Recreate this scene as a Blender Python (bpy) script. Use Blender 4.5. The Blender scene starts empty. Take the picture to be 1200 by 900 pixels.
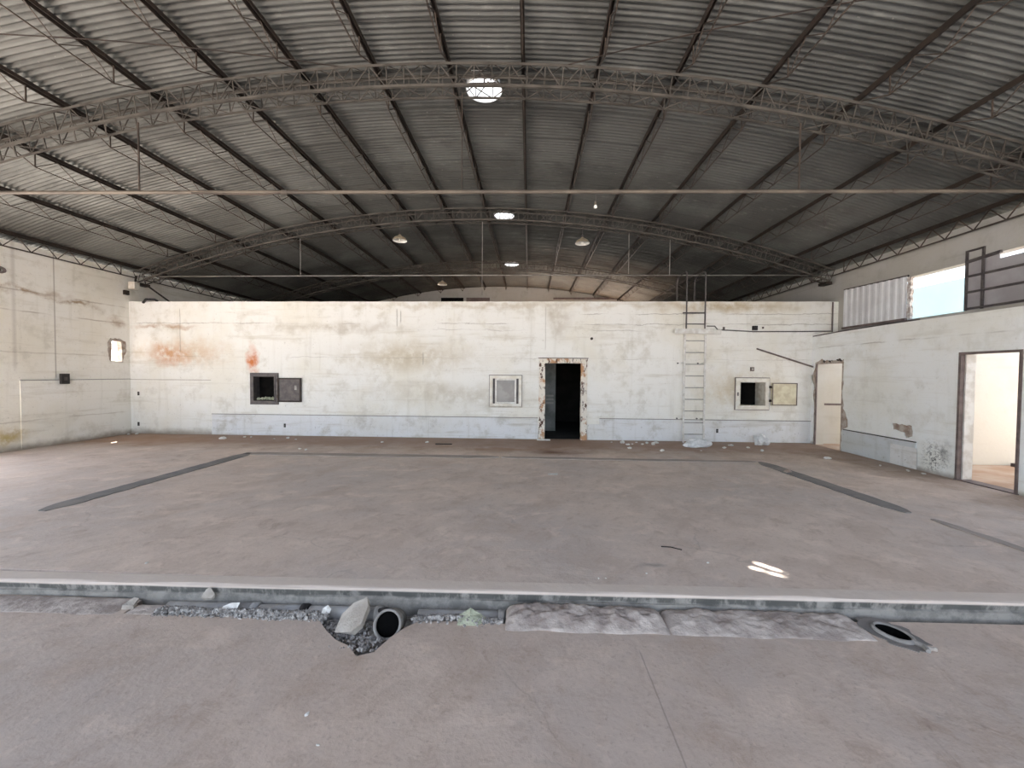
import bpy, bmesh, math, random
from mathutils import Vector, Matrix, Quaternion, noise
from mathutils.geometry import delaunay_2d_cdt

random.seed(7)
S = bpy.context.scene
COL = S.collection
R_ = math.radians

# ------------------------------------------------------------------ camera
CAM_Z = 1.72
F_PX = 470.0
cam_d = bpy.data.cameras.new('camera')
cam_d.sensor_fit = 'HORIZONTAL'
cam_d.sensor_width = 36.0
cam_d.lens = 36.0 * F_PX / 1200.0
cam_d.clip_end = 500
cam = bpy.data.objects.new('camera', cam_d)
COL.objects.link(cam)
_d = Vector((20.0, 12.0, -F_PX)).normalized()          # the hall's long axis, seen by the camera
_u = Vector((math.sin(R_(0.5)), math.cos(R_(0.5)), 0.0))
_u = (_u - _d * _u.dot(_d)).normalized()
_x = _d.cross(_u)
M = Matrix(((_x.x, _x.y, _x.z), (_d.x, _d.y, _d.z), (_u.x, _u.y, _u.z)))
cam.matrix_world = Matrix.Translation((0, 0, CAM_Z)) @ M.to_4x4()
S.camera = cam

# ------------------------------------------------------------------ sky, sun, exposure
SUN_TRAVEL = Vector((2.9, -2.8, -6.25)).normalized()
w = bpy.data.worlds.new('sky')
S.world = w
w.use_nodes = True
wn = w.node_tree.nodes
wl = w.node_tree.links
wn.clear()
sky = wn.new('ShaderNodeTexSky')
sky.sky_type = 'NISHITA'
sky.sun_disc = False
sky.sun_elevation = R_(57)
sky.sun_rotation = math.atan2(-SUN_TRAVEL.x, -SUN_TRAVEL.y)
sky.air_density = 1.0
sky.dust_density = 3.0
bg = wn.new('ShaderNodeBackground')
bg.inputs['Strength'].default_value = 0.22
wo = wn.new('ShaderNodeOutputWorld')
hs = wn.new('ShaderNodeHueSaturation')          # a hazy, milky sky
hs.inputs['Saturation'].default_value = 0.62
wl.new(sky.outputs[0], hs.inputs['Color'])
wl.new(hs.outputs[0], bg.inputs[0])
wl.new(bg.outputs[0], wo.inputs[0])
sun_d = bpy.data.lights.new('sun', 'SUN')
sun_d.energy = 12.0
sun_d.angle = R_(0.53)
sun_d.color = (1.0, 0.97, 0.93)
sun = bpy.data.objects.new('sun', sun_d)
COL.objects.link(sun)
sun.rotation_euler = SUN_TRAVEL.to_track_quat('-Z', 'Y').to_euler()
sun.location = (-20, 30, 40)

vs = S.view_settings
vs.view_transform = 'Standard'
vs.look = 'None'
vs.gamma = 1.0
vs.use_curve_mapping = False
vs.exposure = 2.06

# ------------------------------------------------------------------ material helpers
class NT:
    def __init__(self, name):
        self.m = bpy.data.materials.new(name)
        self.m.use_nodes = True
        self.t = self.m.node_tree
        self.t.nodes.clear()
        self.out = self.t.nodes.new('ShaderNodeOutputMaterial')
        self.b = self.t.nodes.new('ShaderNodeBsdfPrincipled')
        self.t.links.new(self.b.outputs[0], self.out.inputs[0])
        g = self.t.nodes.new('ShaderNodeNewGeometry')
        self.P = g.outputs['Position']
    def put(self, sock, v):
        if hasattr(v, 'is_output') or isinstance(v, bpy.types.NodeSocket):
            self.t.links.new(v, sock)
        else:
            if sock.type == 'RGBA' and len(v) == 3:
                v = (*v, 1)
            sock.default_value = v
    def vm(self, op, a, b=None):
        n = self.t.nodes.new('ShaderNodeVectorMath'); n.operation = op
        self.put(n.inputs[0], a)
        if b is not None: self.put(n.inputs[1], b)
        return n.outputs['Value'] if op in ('LENGTH', 'DOT_PRODUCT') else n.outputs[0]
    def ma(self, op, a, b=None, clamp=False):
        n = self.t.nodes.new('ShaderNodeMath'); n.operation = op; n.use_clamp = clamp
        self.put(n.inputs[0], a)
        if b is not None: self.put(n.inputs[1], b)
        return n.outputs[0]
    def noise(self, P, scale, detail=4, rough=0.55, dist=0.0, out='Fac'):
        n = self.t.nodes.new('ShaderNodeTexNoise')
        self.put(n.inputs['Vector'], P)
        n.inputs['Scale'].default_value = scale
        n.inputs['Detail'].default_value = detail
        n.inputs['Roughness'].default_value = rough
        n.inputs['Distortion'].default_value = dist
        return n.outputs[out]
    def mr(self, v, a, b, c=0.0, d=1.0, smooth=True):
        n = self.t.nodes.new('ShaderNodeMapRange')
        n.interpolation_type = 'SMOOTHSTEP' if smooth else 'LINEAR'
        self.put(n.inputs['Value'], v)
        n.inputs['From Min'].default_value = a; n.inputs['From Max'].default_value = b
        n.inputs['To Min'].default_value = c; n.inputs['To Max'].default_value = d
        return n.outputs[0]
    def mix(self, f, a, b, mode='MIX'):
        n = self.t.nodes.new('ShaderNodeMix'); n.data_type = 'RGBA'; n.blend_type = mode
        self.put(n.inputs[0], f); self.put(n.inputs[6], a); self.put(n.inputs[7], b)
        return n.outputs[2]
    def xyz(self, P):
        n = self.t.nodes.new('ShaderNodeSeparateXYZ'); self.put(n.inputs[0], P)
        return n.outputs[0], n.outputs[1], n.outputs[2]
    def blob(self, P, c, r):
        v = self.vm('DIVIDE', self.vm('SUBTRACT', P, c), r)
        return self.mr(self.vm('LENGTH', v), 0.0, 1.0, 1.0, 0.0)
    def line(self, v, at, wdt):
        d = self.ma('ABSOLUTE', self.ma('SUBTRACT', v, at))
        return self.mr(d, 0.0, wdt, 1.0, 0.0)
    def bump(self, h, strength, dist=0.02):
        n = self.t.nodes.new('ShaderNodeBump')
        n.inputs['Strength'].default_value = strength
        n.inputs['Distance'].default_value = dist
        self.put(n.inputs['Height'], h)
        self.t.links.new(n.outputs[0], self.b.inputs['Normal'])
    def fin(self, col, rough=0.8, metal=0.0, spec=0.5):
        self.put(self.b.inputs['Base Color'], col)
        self.put(self.b.inputs['Roughness'], rough)
        self.put(self.b.inputs['Metallic'], metal)
        self.b.inputs['Specular IOR Level'].default_value = spec
        return self.m

def simple(name, a, b=None, scale=6.0, rough=0.7, metal=0.0, lo=0.35, hi=0.65, bump=0.0, spec=0.4, bscale=None):
    n = NT(name)
    if b is None:
        b = tuple(c * 0.75 for c in a)
    f = n.mr(n.noise(n.P, scale, 6), lo, hi)
    c = n.mix(f, a, b)
    if bump:
        n.bump(n.noise(n.P, bscale or scale * 6, 5), bump)
    return n.fin(c, rough, metal, spec)

MAT = {}

def whitewash(name, base, extra=None, dirt=1.0, courses=True):
    n = NT(name)
    P = n.P
    warp = n.vm('ADD', P, n.vm('MULTIPLY', n.vm('SUBTRACT', n.noise(P, 2.2, 4, out='Color'), (.5, .5, .5)), (.55, .55, .55)))
    x, y, z = n.xyz(P)
    big = n.noise(P, 0.55, 5, 0.6)
    mid = n.noise(P, 2.6, 6, 0.65)
    fine = n.noise(P, 19.0, 5, 0.7)
    c = n.mix(n.mr(big, .42, .66, 0, .55), base, (base[0] * .90, base[1] * .86, base[2] * .76))
    c = n.mix(n.mr(mid, .50, .72, 0, .55 * dirt), c, (base[0] * .70, base[1] * .67, base[2] * .60))
    # streaks running down the paint
    st = n.noise(n.vm('MULTIPLY', P, (3.0, 3.0, .22)), 2.2, 5, .6)
    c = n.mix(n.mr(st, .54, .78, 0, .28 * dirt), c, (base[0] * .60, base[1] * .57, base[2] * .50))
    # sideways smears
    sm = n.noise(n.vm('MULTIPLY', P, (.35, .35, 4.0)), 1.8, 5, .65)
    c = n.mix(n.mr(sm, .53, .72, 0, .45 * dirt), c, (base[0] * .68, base[1] * .64, base[2] * .56))
    # speckle
    c = n.mix(n.mr(fine, .60, .72, 0, .38 * dirt), c, (.30, .27, .23))
    # joints under the paint
    if courses:
        zz = n.ma('ADD', z, n.ma('MULTIPLY', n.ma('SUBTRACT', mid, .5), .012))
        fr = n.ma('FRACT', n.ma('DIVIDE', zz, .40))
        jl = n.mr(n.ma('ABSOLUTE', n.ma('SUBTRACT', fr, .5)), 0, .018, 1, 0)
        jl = n.ma('MULTIPLY', jl, n.mr(n.noise(P, 1.1, 3), .45, .68))
        c = n.mix(n.ma('MULTIPLY', jl, .20), c, (.33, .29, .24))
    if extra:
        c = extra(n, c, warp, P, x, y, z)
    n.bump(n.ma('ADD', fine, n.ma('MULTIPLY', mid, 1.5)), .25, .012)
    return n.fin(c, .82, 0, .25)

RUST = (.60, .20, .07)
def back_extra(n, c, W, P, x, y, z):
    nz = n.mr(n.noise(P, 3.2, 6, .7), .28, .62)
    def st(c, at, r, col, k):
        return n.mix(n.ma('MULTIPLY', n.ma('MULTIPLY', n.blob(W, at, r), nz), k), c, col)
    c = st(c, (-9.75, 10.5, 2.18), (.75, 1, .42), RUST, 1.0)
    c = st(c, (-9.4, 10.5, 2.25), (1.9, 1, .55), (.60, .38, .20), .7)
    c = st(c, (-7.43, 10.5, 1.98), (.19, 1, .62), RUST, 1.1)
    c = st(c, (-9.9, 10.5, 2.95), (1.2, 1, .10), (.45, .28, .16), .9)
    c = st(c, (-3.2, 10.5, 2.15), (2.8, 1, .6), (.55, .48, .36), .8)
    c = st(c, (-5.2, 10.5, 2.9), (3.0, 1, .22), (.50, .45, .37), .7)
    c = st(c, (-2.0, 10.5, 1.15), (3.5, 1, .45), (.55, .50, .40), .6)
    c = st(c, (5.5, 10.5, 1.35), (1.5, 1, .75), (.55, .44, .26), .75)
    c = st(c, (5.0, 10.5, 3.48), (2.9, 1, .25), (.50, .40, .25), .9)
    c = st(c, (-1.0, 10.5, 3.50), (7.0, 1, .12), (.50, .42, .30), .6)
    c = st(c, (.75, 10.5, 3.2), (.5, 1, .9), (.55, .50, .42), .8)
    # long cracks; the upright behind the ladder rail is its painted shadow line
    wz = n.ma('ADD', z, n.ma('MULTIPLY', n.ma('SUBTRACT', n.noise(P, 1.6, 5, .7), .5), .16))
    for zc, x0, x1, k in ((3.02, -11, 8, .55), (2.86, -6, 3, .45), (2.12, -10, 8, .30), (3.28, 1.2, 7.9, .55)):
        l = n.line(wz, zc, .016)
        g = n.ma('MULTIPLY', n.mr(x, x0, x0 + .4), n.mr(x, x1 - .4, x1, 1, 0))
        g = n.ma('MULTIPLY', g, n.mr(n.noise(P, .9, 3), .40, .6))
        c = n.mix(n.ma('MULTIPLY', n.ma('MULTIPLY', l, g), k), c, (.22, .18, .15))
    wx = n.ma('ADD', x, n.ma('MULTIPLY', n.ma('SUBTRACT', n.noise(P, 2.0, 4, .7), .5), .05))
    for xc, z0, z1, k in ((-9.45, 2.2, 3.45, .5), (-3.5, 2.9, 3.45, .7), (-3.4, 3.0, 3.4, .7), (.42, 2.3, 3.5, .35), (3.95, .1, 3.5, .22), (-2.8, 1.9, 2.3, .6)):
        l = n.ma('MULTIPLY', n.line(wx, xc, .02), n.ma('MULTIPLY', n.mr(z, z0, z0 + .1), n.mr(z, z1 - .1, z1, 1, 0)))
        c = n.mix(n.ma('MULTIPLY', l, k), c, (.25, .22, .18))
    # grime along the foot of the wall
    g = n.ma('MULTIPLY', n.mr(n.ma('ADD', z, n.ma('MULTIPLY', n.noise(P, 4, 4), .2)), .1, .32, 1, 0), .75)
    return n.mix(g, c, (.26, .20, .15))

def left_extra(n, c, W, P, x, y, z):
    nz = n.mr(n.noise(P, 4, 5, .65), .34, .62)
    def st(c, at, r, col, k):
        return n.mix(n.ma('MULTIPLY', n.ma('MULTIPLY', n.blob(W, at, r), nz), k), c, col)
    c = st(c, (-10.88, 8.2, 3.45), (1, 1.2, .12), (.36, .24, .14), 1.0)
    c = st(c, (-10.88, 9.2, 3.33), (1, .8, .10), (.36, .25, .15), 1.0)
    c = st(c, (-10.88, 10.2, 2.95), (1, .4, .25), (.45, .33, .24), .8)
    c = st(c, (-10.88, 7.9, .3), (1, .5, .35), (.50, .38, .16), 1.0)
    wz = n.ma('ADD', z, n.ma('MULTIPLY', n.ma('SUBTRACT', n.noise(P, 1.6, 5, .7), .5), .08))
    for zc, k in ((2.98, .65), (2.1, .3), (.62, .35), (3.42, .55)):
        c = n.mix(n.ma('MULTIPLY', n.ma('MULTIPLY', n.line(wz, zc, .022), n.mr(n.noise(P, 1.3, 3), .36, .58)), k), c, (.32, .24, .17))
    l = n.ma('MULTIPLY', n.line(y, 8.78, .022), n.mr(z, 1.5, 1.6))
    c = n.mix(n.ma('MULTIPLY', l, .7), c, (.30, .25, .20))
    l = n.line(y, 8.05, .06)
    c = n.mix(n.ma('MULTIPLY', n.ma('MULTIPLY', l, n.mr(z, 1.6, 1.9)), .3), c, (.35, .30, .25))
    g = n.ma('MULTIPLY', n.mr(n.ma('ADD', z, n.ma('MULTIPLY', n.noise(P, 4, 4), .2)), .1, .3, 1, 0), .8)
    return n.mix(g, c, (.24, .19, .14))

def right_extra(n, c, W, P, x, y, z):
    nz = n.mr(n.noise(P, 5, 5, .65), .35, .62)
    mo = n.ma('MULTIPLY', n.blob(W, (7.17, 7.38, .3), (1, .36, .4)), n.mr(n.noise(P, 26, 3, .7), .50, .56))
    c = n.mix(n.ma('MULTIPLY', mo, .85), c, (.10, .10, .10))
    ws = n.ma('MULTIPLY', n.blob(W, (7.17, 7.2, .42), (1, .13, .26)), .8)
    c = n.mix(n.ma('MULTIPLY', ws, nz), c, (.14, .14, .14))
    wz = n.ma('ADD', z, n.ma('MULTIPLY', n.ma('SUBTRACT', n.noise(P, 1.6, 5, .7), .5), .08))
    c = n.mix(n.ma('MULTIPLY', n.ma('MULTIPLY', n.line(wz, 2.42, .02), n.mr(n.noise(P, 1.1, 3), .40, .6)), .5), c, (.25, .22, .2))
    g = n.ma('MULTIPLY', n.mr(n.ma('ADD', z, n.ma('MULTIPLY', n.noise(P, 4, 4), .15)), .06, .2, 1, 0), .8)
    return n.mix(g, c, (.24, .19, .15))

MAT['wall_back'] = whitewash('whitewash_back', (.87, .86, .825), back_extra)
MAT['wall_left'] = whitewash('whitewash_left', (.88, .855, .80), left_extra)
MAT['plaster'] = whitewash('plaster_right', (.89, .91, .91), right_extra, .7, False)
MAT['wains'] = whitewash('wainscot_paint', (.79, .79, .80), None, 1.6)
MAT['wains_dark'] = whitewash('wainscot_grey', (.66, .69, .72), None, 1.2, False)
MAT['cement'] = whitewash('bare_cement', (.46, .45, .43), None, .8)
MAT['room'] = whitewash('cream_room', (.60, .585, .54), None, .4, False)
MAT['brick'] = simple('broken_brick', (.30, .22, .175), (.52, .47, .42), 9, .95, bump=.5)
MAT['pier'] = simple('broken_plaster', (.66, .62, .58), (.34, .27, .23), 14, .95, bump=.5)
MAT['dark_room'] = simple('cold_room_shade', (.030, .028, .026), (.018, .017, .016), 3, .95)  # near-black colour that paints the darkness inside the cold store
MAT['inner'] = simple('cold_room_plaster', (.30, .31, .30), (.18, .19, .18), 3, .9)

def floor_mat(name, tone, near=False):
    n = NT(name)
    P = n.P
    x, y, z = n.xyz(P)
    W = n.vm('ADD', P, n.vm('MULTIPLY', n.vm('SUBTRACT', n.noise(P, 1.3, 4, out='Color'), (.5, .5, .5)), (.9, .9, .9)))
    big = n.noise(P, .38, 5, .6)
    mid = n.noise(W, 1.5, 6, .62)
    sw = n.noise(n.vm('MULTIPLY', W, (1.0, 1.7, 1.0)), 1.9, 5, .6)
    fine = n.noise(P, 34, 5, .7)
    a = tone
    c = n.mix(n.mr(big, .38, .62), a, (a[0] * .86, a[1] * .90, a[2] * .95))
    c = n.mix(n.mr(mid, .45, .70, 0, .6), c, (a[0] * .80, a[1] * .76, a[2] * .72))
    c = n.mix(n.mr(sw, .50, .72, 0, .55), c, (a[0] * 1.22, a[1] * 1.23, a[2] * 1.24))
    c = n.mix(n.mr(n.noise(W, 3.6, 8, .75), .52, .70, 0, .55), c, (a[0] * .62, a[1] * .55, a[2] * .50))
    c = n.mix(n.mr(fine, .55, .72, 0, .5), c, (a[0] * .55, a[1] * .52, a[2] * .5))
    x2 = n.ma('ADD', n.ma('MULTIPLY', x, .8), n.ma('MULTIPLY', y, -.6))
    y2 = n.ma('ADD', n.ma('MULTIPLY', x, .6), n.ma('MULTIPLY', y, .8))
    cb = n.t.nodes.new('ShaderNodeCombineXYZ')
    n.put(cb.inputs[0], n.ma('MULTIPLY', x2, 3.2)); n.put(cb.inputs[1], y2)
    trow = n.noise(n.vm('ADD', cb.outputs[0], n.vm('MULTIPLY', W, (.5, .5, 0))), 1.5, 7, .7)      # trowel sweeps
    c = n.mix(n.mr(trow, .52, .70, 0, .45), c, (a[0] * .70, a[1] * .66, a[2] * .62))
    c = n.mix(n.mr(trow, .46, .30, 0, .40), c, (a[0] * 1.15, a[1] * 1.16, a[2] * 1.18))
    c = n.mix(n.mr(n.noise(P, 9.0, 7, .72), .50, .70, 0, .34), c, (a[0] * .66, a[1] * .61, a[2] * .57))
    c = n.mix(n.mr(n.noise(n.vm('ADD', P, (7.3, 2.1, 0)), 15.0, 5, .7), .58, .70, 0, .35), c, (a[0] * 1.18, a[1] * 1.18, a[2] * 1.18))
    if not near:
        d = n.mr(n.ma('ADD', y, n.ma('MULTIPLY', n.ma('SUBTRACT', mid, .5), 1.2)), 8.2, 9.7)
        c = n.mix(n.ma('MULTIPLY', d, .75), c, (.27, .155, .095))
        e = n.blob(W, (-9.2, 9.6, 0), (3.0, 1.2, 2))
        c = n.mix(n.ma('MULTIPLY', e, .5), c, (.42, .24, .14))
        c = n.mix(n.ma('MULTIPLY', n.blob(W, (.55, 8.8, 0), (1.0, .42, 1)), .9), c, (.17, .075, .04))
        c = n.mix(n.ma('MULTIPLY', n.blob(W, (-.6, 9.1, 0), (1.8, .35, 1)), .5), c, (.33, .17, .09))
        d = n.ma('MULTIPLY', n.mr(n.ma('ADD', x, n.ma('MULTIPLY', n.ma('SUBTRACT', mid, .5), 1.0)), 5.9, 6.9), n.mr(y, 3.5, 7.5))
        c = n.mix(n.ma('MULTIPLY', d, .65), c, (.20, .13, .09))
        c = n.mix(n.ma('MULTIPLY', n.blob(W, (1.12, 3.62, 0), (.2, .1, 1)), .5), c, (.14, .12, .11))
    else:
        wx = n.ma('ADD', x, n.ma('MULTIPLY', n.ma('SUBTRACT', n.noise(P, 3, 4), .5), .03))
        l = n.ma('MULTIPLY', n.line(wx, .75, .008), n.mr(y, 2.68, 2.60))
        c = n.mix(n.ma('MULTIPLY', l, .45), c, (.16, .12, .10))
    # hairline cracks
    v = n.t.nodes.new('ShaderNodeTexVoronoi'); v.feature = 'DISTANCE_TO_EDGE'; v.inputs['Scale'].default_value = .42
    n.put(v.inputs['Vector'], W)
    cr = n.ma('MULTIPLY', n.mr(v.outputs['Distance'], 0, .007, 1, 0), n.mr(n.noise(P, .8, 3), .5, .62))
    c = n.mix(n.ma('MULTIPLY', cr, .22), c, (.2, .16, .13))
    n.bump(n.ma('ADD', n.ma('MULTIPLY', sw, .9), n.ma('MULTIPLY', fine, .35)), .28, .03)
    r = n.mr(mid, .3, .7, .62, .85)
    return n.fin(c, r, 0, .35)
MAT['floor'] = floor_mat('dusty_concrete', (.71, .578, .487))
MAT['floor_near'] = floor_mat('dusty_concrete_near', (.63, .505, .42), True)
MAT['strip'] = simple('grey_screed', (.20, .185, .175), (.27, .24, .22), 3, .9, bump=.4)
MAT['strip_pale'] = simple('worn_screed', (.34, .29, .255), (.41, .345, .305), 3, .9, bump=.3)
MAT['earth'] = simple('orange_earth', (.55, .33, .20), (.42, .24, .14), 2, .95, bump=.4)
MAT['blue_wall'] = simple('pale_blue_paint', (.055, .100, .115), (.048, .090, .104), .6, .9)
MAT['ground'] = simple('yard_ground', (.44, .41, .38), (.36, .335, .31), .5, .95)
MAT['rooffloor'] = simple('room_floor', (.42, .28, .19), (.50, .39, .30), 2.2, .9, bump=.3)

def kerb_mat():
    n = NT('kerb_concrete')
    P = n.P
    x, y, z = n.xyz(P)
    nz = n.noise(P, 6, 6, .7)
    c = n.mix(n.mr(nz, .4, .62), (.36, .335, .30), (.22, .21, .19))
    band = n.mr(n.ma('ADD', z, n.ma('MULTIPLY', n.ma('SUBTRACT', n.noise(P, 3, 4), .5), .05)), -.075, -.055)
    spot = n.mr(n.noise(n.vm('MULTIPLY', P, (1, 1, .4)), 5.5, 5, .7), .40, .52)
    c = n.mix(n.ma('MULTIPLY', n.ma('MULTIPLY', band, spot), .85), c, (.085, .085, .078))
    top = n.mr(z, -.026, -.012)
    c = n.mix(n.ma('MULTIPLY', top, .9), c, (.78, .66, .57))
    n.bump(nz, .35, .02)
    return n.fin(c, .85, 0, .3)
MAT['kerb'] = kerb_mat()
MAT['mound'] = simple('rough_concrete', (.60, .52, .465), (.36, .295, .26), 7, .92, bump=.7, bscale=22)
MAT['gravel'] = simple('gravel', (.52, .49, .46), (.20, .18, .165), 30, .95)
MAT['pvc'] = simple('grey_pvc', (.46, .455, .45), (.32, .30, .28), 5, .5)
MAT['clay'] = simple('stoneware_pipe', (.36, .34, .32), (.24, .22, .20), 8, .8)
MAT['black'] = simple('black_hole', (.006, .006, .006), (.012, .011, .010), 5, 1.0, spec=0.0)  # for plugs that paint the shade inside hatches, clay pipe and drain
MAT['chunk'] = simple('broken_concrete', (.55, .50, .44), (.40, .35, .30), 8, .95, bump=.6)
MAT['chip'] = simple('white_chip', (.82, .80, .76), (.66, .63, .58), 20, .9)
MAT['mosschunk'] = simple('pale_green_chunk', (.55, .56, .42), (.40, .42, .30), 12, .95, bump=.6)
MAT['bag'] = simple('white_plastic', (.80, .80, .79), (.62, .62, .62), 14, .35)
MAT['steel'] = simple('rusty_steel', (.050, .036, .029), (.030, .024, .021), 5, .6, .35, spec=.4)
MAT['steel2'] = simple('brown_steel', (.105, .080, .065), (.060, .048, .040), 6, .55, .35, spec=.4)
MAT['lattice'] = simple('dusty_lattice', (.105, .095, .082), (.060, .053, .046), 4, .7, .1, spec=.35)
MAT['tan_pipe'] = simple('rusty_tan_pipe', (.18, .150, .118), (.09, .075, .062), 1.2, .6, .1)
MAT['pale_pipe'] = simple('galvanised_pipe', (.34, .33, .31), (.22, .21, .20), 4, .5, .3)
MAT['dark_metal'] = simple('dark_frame_metal', (.085, .075, .078), (.13, .115, .11), 9, .55, .3)
MAT['brown_frame'] = simple('brown_wood_frame', (.20, .155, .145), (.13, .10, .095), 6, .7)
MAT['white_paint'] = simple('white_metal_paint', (.80, .79, .76), (.62, .59, .54), 7, .5)
MAT['cream'] = simple('cream_door', (.74, .69, .52), (.60, .53, .37), 6, .6)
MAT['cream_frame'] = simple('cream_frame', (.76, .73, .66), (.60, .54, .45), 8, .65)
MAT['cream_light'] = simple('cream_frame_light', (.86, .83, .76), (.74, .69, .60), 8, .65)
MAT['enamel'] = simple('white_enamel', (.88, .87, .82), (.78, .76, .70), 10, .3)
MAT['enamel_out'] = simple('enamel_outside', (.42, .36, .26), (.30, .25, .18), 10, .5)
MAT['sheet_white'] = simple('white_sheet', (.74, .75, .77), (.62, .62, .64), 2, .5)
MAT['sheet_grey'] = simple('grey_sheet', (.40, .385, .40), (.32, .30, .31), 2, .7)
MAT['black_plastic'] = simple('black_plastic', (.02, .018, .018), (.035, .03, .03), 5, .6)
MAT['paper'] = simple('paper', (.85, .84, .81), None, 9, .9)
MAT['stick'] = simple('dark_stick', (.05, .04, .035), None, 9, .9)
MAT['vent'] = simple('vent_aluminium', (.86, .87, .88), (.76, .77, .78), 6, .35, .2)

def milky():
    n = NT('vent_translucent')  # translucency added so the aluminium vanes and cap look daylit
    c = n.mix(n.mr(n.noise(n.P, 6, 4), .4, .6), (.90, .91, .92), (.80, .81, .82))
    n.fin(c, .5, 0, .3)
    tr = n.t.nodes.new('ShaderNodeBsdfTranslucent'); n.put(tr.inputs['Color'], c)
    mx = n.t.nodes.new('ShaderNodeMixShader'); mx.inputs[0].default_value = .45
    n.t.links.new(n.b.outputs[0], mx.inputs[1]); n.t.links.new(tr.outputs[0], mx.inputs[2])
    n.t.links.new(mx.outputs[0], n.out.inputs[0])
    return n.m
MAT['milky'] = milky()

def peel():
    n = NT('peeling_paint')
    P = n.P
    f = n.noise(n.vm('MULTIPLY', P, (1.6, 1, .8)), 7, 6, .7)
    g = n.noise(P, 2.4, 5, .65)
    c = n.mix(n.mr(g, .52, .60), (.78, .73, .65), (.52, .30, .17))
    c = n.mix(n.mr(f, .55, .60), c, (.10, .05, .035))
    n.bump(f, .5, .01)
    return n.fin(c, .8, 0, .3)
MAT['peel'] = peel()

def roof_mat():
    n = NT('galvanised_roof_sheet')
    P = n.P
    oi = n.t.nodes.new('ShaderNodeObjectInfo')
    rnd = oi.outputs['Random']
    big = n.noise(P, .7, 5, .6)
    mid = n.noise(n.vm('MULTIPLY', P, (1, 3, 1)), 2.5, 6, .7)
    a, b = (.142, .147, .138), (.084, .086, .080)
    c = n.mix(n.mr(big, .40, .62), a, b)
    c = n.mix(n.mr(rnd, 0, 1, 0, .35, False), c, (.12, .12, .11))
    c = n.mix(n.mr(mid, .55, .75, 0, .40), c, (.30, .30, .28))
    c = n.mix(n.mr(n.noise(P, 22, 3), .70, .76, 0, .4), c, (.5, .48, .45))
    return n.fin(c, n.mr(mid, .3, .7, .42, .60), .38, .45)
MAT['roof'] = roof_mat()

def pane_mat():
    n = NT('dusty_glass')
    f = n.noise(n.P, 3, 5)
    m = n.fin(n.mix(n.mr(f, .4, .6), (.20, .205, .21), (.14, .145, .15)), .15, 0, .6)
    return m
MAT['pane'] = pane_mat()

# ------------------------------------------------------------------ mesh helpers
class MB:
    def __init__(self):
        self.v, self.f = [], []
    def add(self, vs, fs):
        o = len(self.v)
        self.v += [tuple(p) for p in vs]
        self.f += [tuple(i + o for i in q) for q in fs]
        return self
    def box(self, lo, hi):
        x0, y0, z0 = lo; x1, y1, z1 = hi
        return self.add([(x0, y0, z0), (x1, y0, z0), (x1, y1, z0), (x0, y1, z0), (x0, y0, z1), (x1, y0, z1), (x1, y1, z1), (x0, y1, z1)],
                        [(0, 3, 2, 1), (4, 5, 6, 7), (0, 1, 5, 4), (1, 2, 6, 5), (2, 3, 7, 6), (3, 0, 4, 7)])
    def bar(self, a, b, wd, ht=None, up=(0, 0, 1)):
        a, b = Vector(a), Vector(b)
        ht = ht or wd
        d = (b - a).normalized()
        u = Vector(up)
        if abs(d.dot(u)) > .98: u = Vector((0, 1, 0))
        s = d.cross(u).normalized(); u = s.cross(d).normalized()
        s *= wd / 2; u *= ht / 2
        return self.add([a - s - u, a + s - u, a + s + u, a - s + u, b - s - u, b + s - u, b + s + u, b - s + u],
                        [(0, 3, 2, 1), (4, 5, 6, 7), (0, 1, 5, 4), (1, 2, 6, 5), (2, 3, 7, 6), (3, 0, 4, 7)])
    def tube(self, pts, r, n=8, cap=True):
        pts = [Vector(p) for p in pts]
        rings = []
        ref = None
        for i, p in enumerate(pts):
            d = ((pts[min(i + 1, len(pts) - 1)] - p).normalized() if i < len(pts) - 1 else Vector()) + ((p - pts[i - 1]).normalized() if i > 0 else Vector())
            d.normalize()
            if ref is None:
                ref = d.orthogonal().normalized()
            ref = (ref - d * ref.dot(d)).normalized()
            q = d.cross(ref)
            rr = r[i] if isinstance(r, (list, tuple)) else r
            rings.append([p + (ref * math.cos(2 * math.pi * k / n) + q * math.sin(2 * math.pi * k / n)) * rr for k in range(n)])
        vs = [v for g in rings for v in g]
        fs = []
        for i in range(len(rings) - 1):
            for k in range(n):
                fs.append((i * n + k, i * n + (k + 1) % n, (i + 1) * n + (k + 1) % n, (i + 1) * n + k))
        if cap:
            fs.append(tuple(reversed(range(n)))); fs.append(tuple((len(rings) - 1) * n + k for k in range(n)))
        return self.add(vs, fs)
    def lathe(self, prof, n=24, at=(0, 0, 0), mat=None):
        vs, fs = [], []
        for (r, z) in prof:
            for k in range(n):
                a = 2 * math.pi * k / n
                p = Vector((r * math.cos(a), r * math.sin(a), z))
                if mat: p = mat @ p
                vs.append(p + Vector(at))
        for i in range(len(prof) - 1):
            for k in range(n):
                fs.append((i * n + k, i * n + (k + 1) % n, (i + 1) * n + (k + 1) % n, (i + 1) * n + k))
        return self.add(vs, fs)
    def mesh(self, name, mat, smooth=False):
        me = bpy.data.meshes.new(name)
        me.from_pydata(self.v, [], self.f)
        if mat: me.materials.append(MAT[mat])
        if smooth:
            for p in me.polygons: p.use_smooth = True
        me.update()
        return me
    def build(self, name, mat, parent=None, smooth=False, fix=False):
        me = self.mesh(name, mat, smooth)
        if fix:
            bm = bmesh.new(); bm.from_mesh(me)
            bmesh.ops.recalc_face_normals(bm, faces=bm.faces)
            bm.to_mesh(me); bm.free()
        return link(name, me, parent)

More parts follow.
